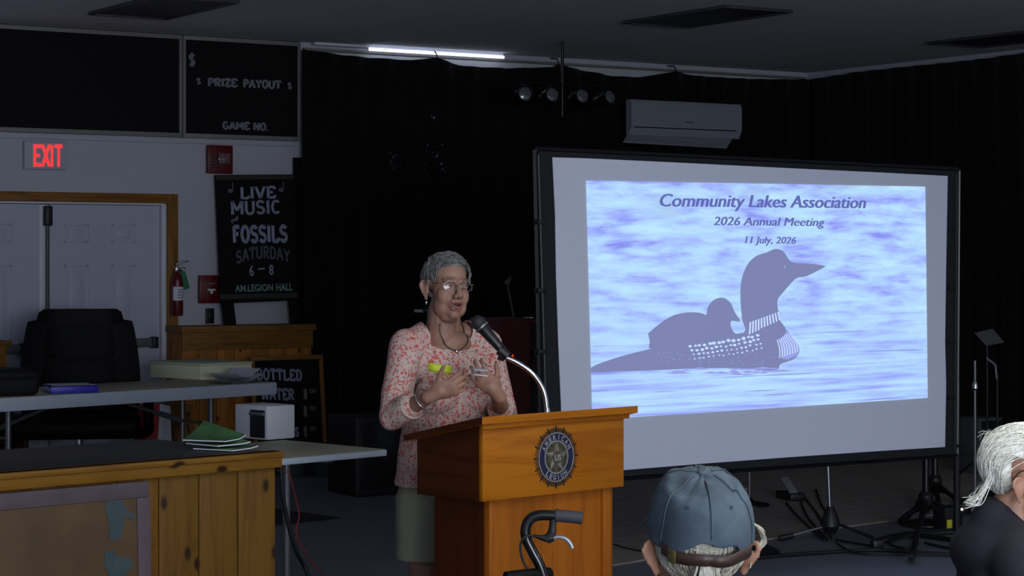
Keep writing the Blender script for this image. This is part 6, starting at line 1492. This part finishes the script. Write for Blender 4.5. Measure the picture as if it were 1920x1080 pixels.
q = M(); vs_ = []
def breg(d):
    if d.y < -.15: return d.z > .55
    if d.y < .22: return d.z > (.16 if abs(d.x) > .5 else .3)
    return d.z > -.80 - .1 * d.y
for v in sk.v:
    d = v.normalized(); vs_.append(hX3 @ ((Vector((0, .012, .034)) + Vector((d.x * .073, d.y * .093, d.z * .080)) + d * ((.009 if breg(d) else -.010) + .003 * noise.noise(d * 5))) * s3))
q.add(vs_, sk.f)
def bflow(d):
    f = Vector((d.x * .1, .9, -.25 - 1.1 * max(0, d.y))) if d.z > .2 or d.y < .4 else Vector((0, .45, -1))
    return f
locks(q, hX3, s3, 1700, breg, bflow, .075, .0019, 21, (.006, .014)); Xh = hX3; s2 = s3; rnd = random.Random(14)
for i in range(46):   # wisps flicking out at the nape
    x_ = rnd.uniform(-.07, .055); y_ = rnd.uniform(.090, .108) - abs(x_) * .2; e_ = rnd.uniform(0, .03); strand([(x_, y_ - .012, .0 + rnd.uniform(-.03, .03)), (x_ * 1.02, y_ + .006, -.03 - e_ * .6), (x_ * 1.05, y_ + .014 + rnd.uniform(0, .012), -.052 - e_), (x_ * 1.1, y_ + .026 + rnd.uniform(0, .026), -.060 - e_ + rnd.uniform(-.010, .014))], .0011)
for i in range(14): x_ = rnd.uniform(-.05, .05); y_ = rnd.uniform(.05, .1); strand([(x_, y_, .095), (x_ * 1.1, y_ + .012, .098 + rnd.uniform(-.01, .006)), (x_ * 1.15, y_ + .024, .085 + rnd.uniform(-.02, .01))], .0005)
q.build('hair', m_hb, t, 'white hair swept back', sharp=0)
q = M(); X_ = lambda x, y, z: hX3 @ (Vector((x, y, z)) * s3)
for x in (-.0335, .0335): q.tube([X_(x + .025 * cos(a), -.100 + .010 * abs((x + .0255 * cos(a)) / .06) ** 2, -.004 + .018 * sin(a)) for a in [2 * pi * k / 24 for k in range(25)]], .0016, 6)
q.tube([X_(-.009, -.1, .003), X_(0, -.1045, .007), X_(.009, -.1, .003)], .0015, 6)
for sd in (-1, 1): q.tube(catmull([X_(sd * .059, -.091, .008), X_(sd * .076, -.07, .012), X_(sd * .088, -.01, .022), X_(sd * .089, .014, .018), X_(sd * .084, .028, -.002)], 5), .0024, 6)
gl = q.build('eyeglasses', plain('dark_frame', (52, 46, 40), .4), t, 'dark framed glasses', sharp=0)
for x in (-.0335, .0335):
    q = M(); q.add([X_(x, -.1035 + .010 * abs(x / .06) ** 2, -.004)] + [X_(x + .025 * cos(a), -.1 + .010 * abs((x + .0255 * cos(a)) / .06) ** 2, -.004 + .0175 * sin(a)) for a in [2 * pi * k / 24 for k in range(24)]], [(0, 1 + k, 1 + (k + 1) % 24) for k in range(24)]); q.build('lens', mg, gl, sharp=0)
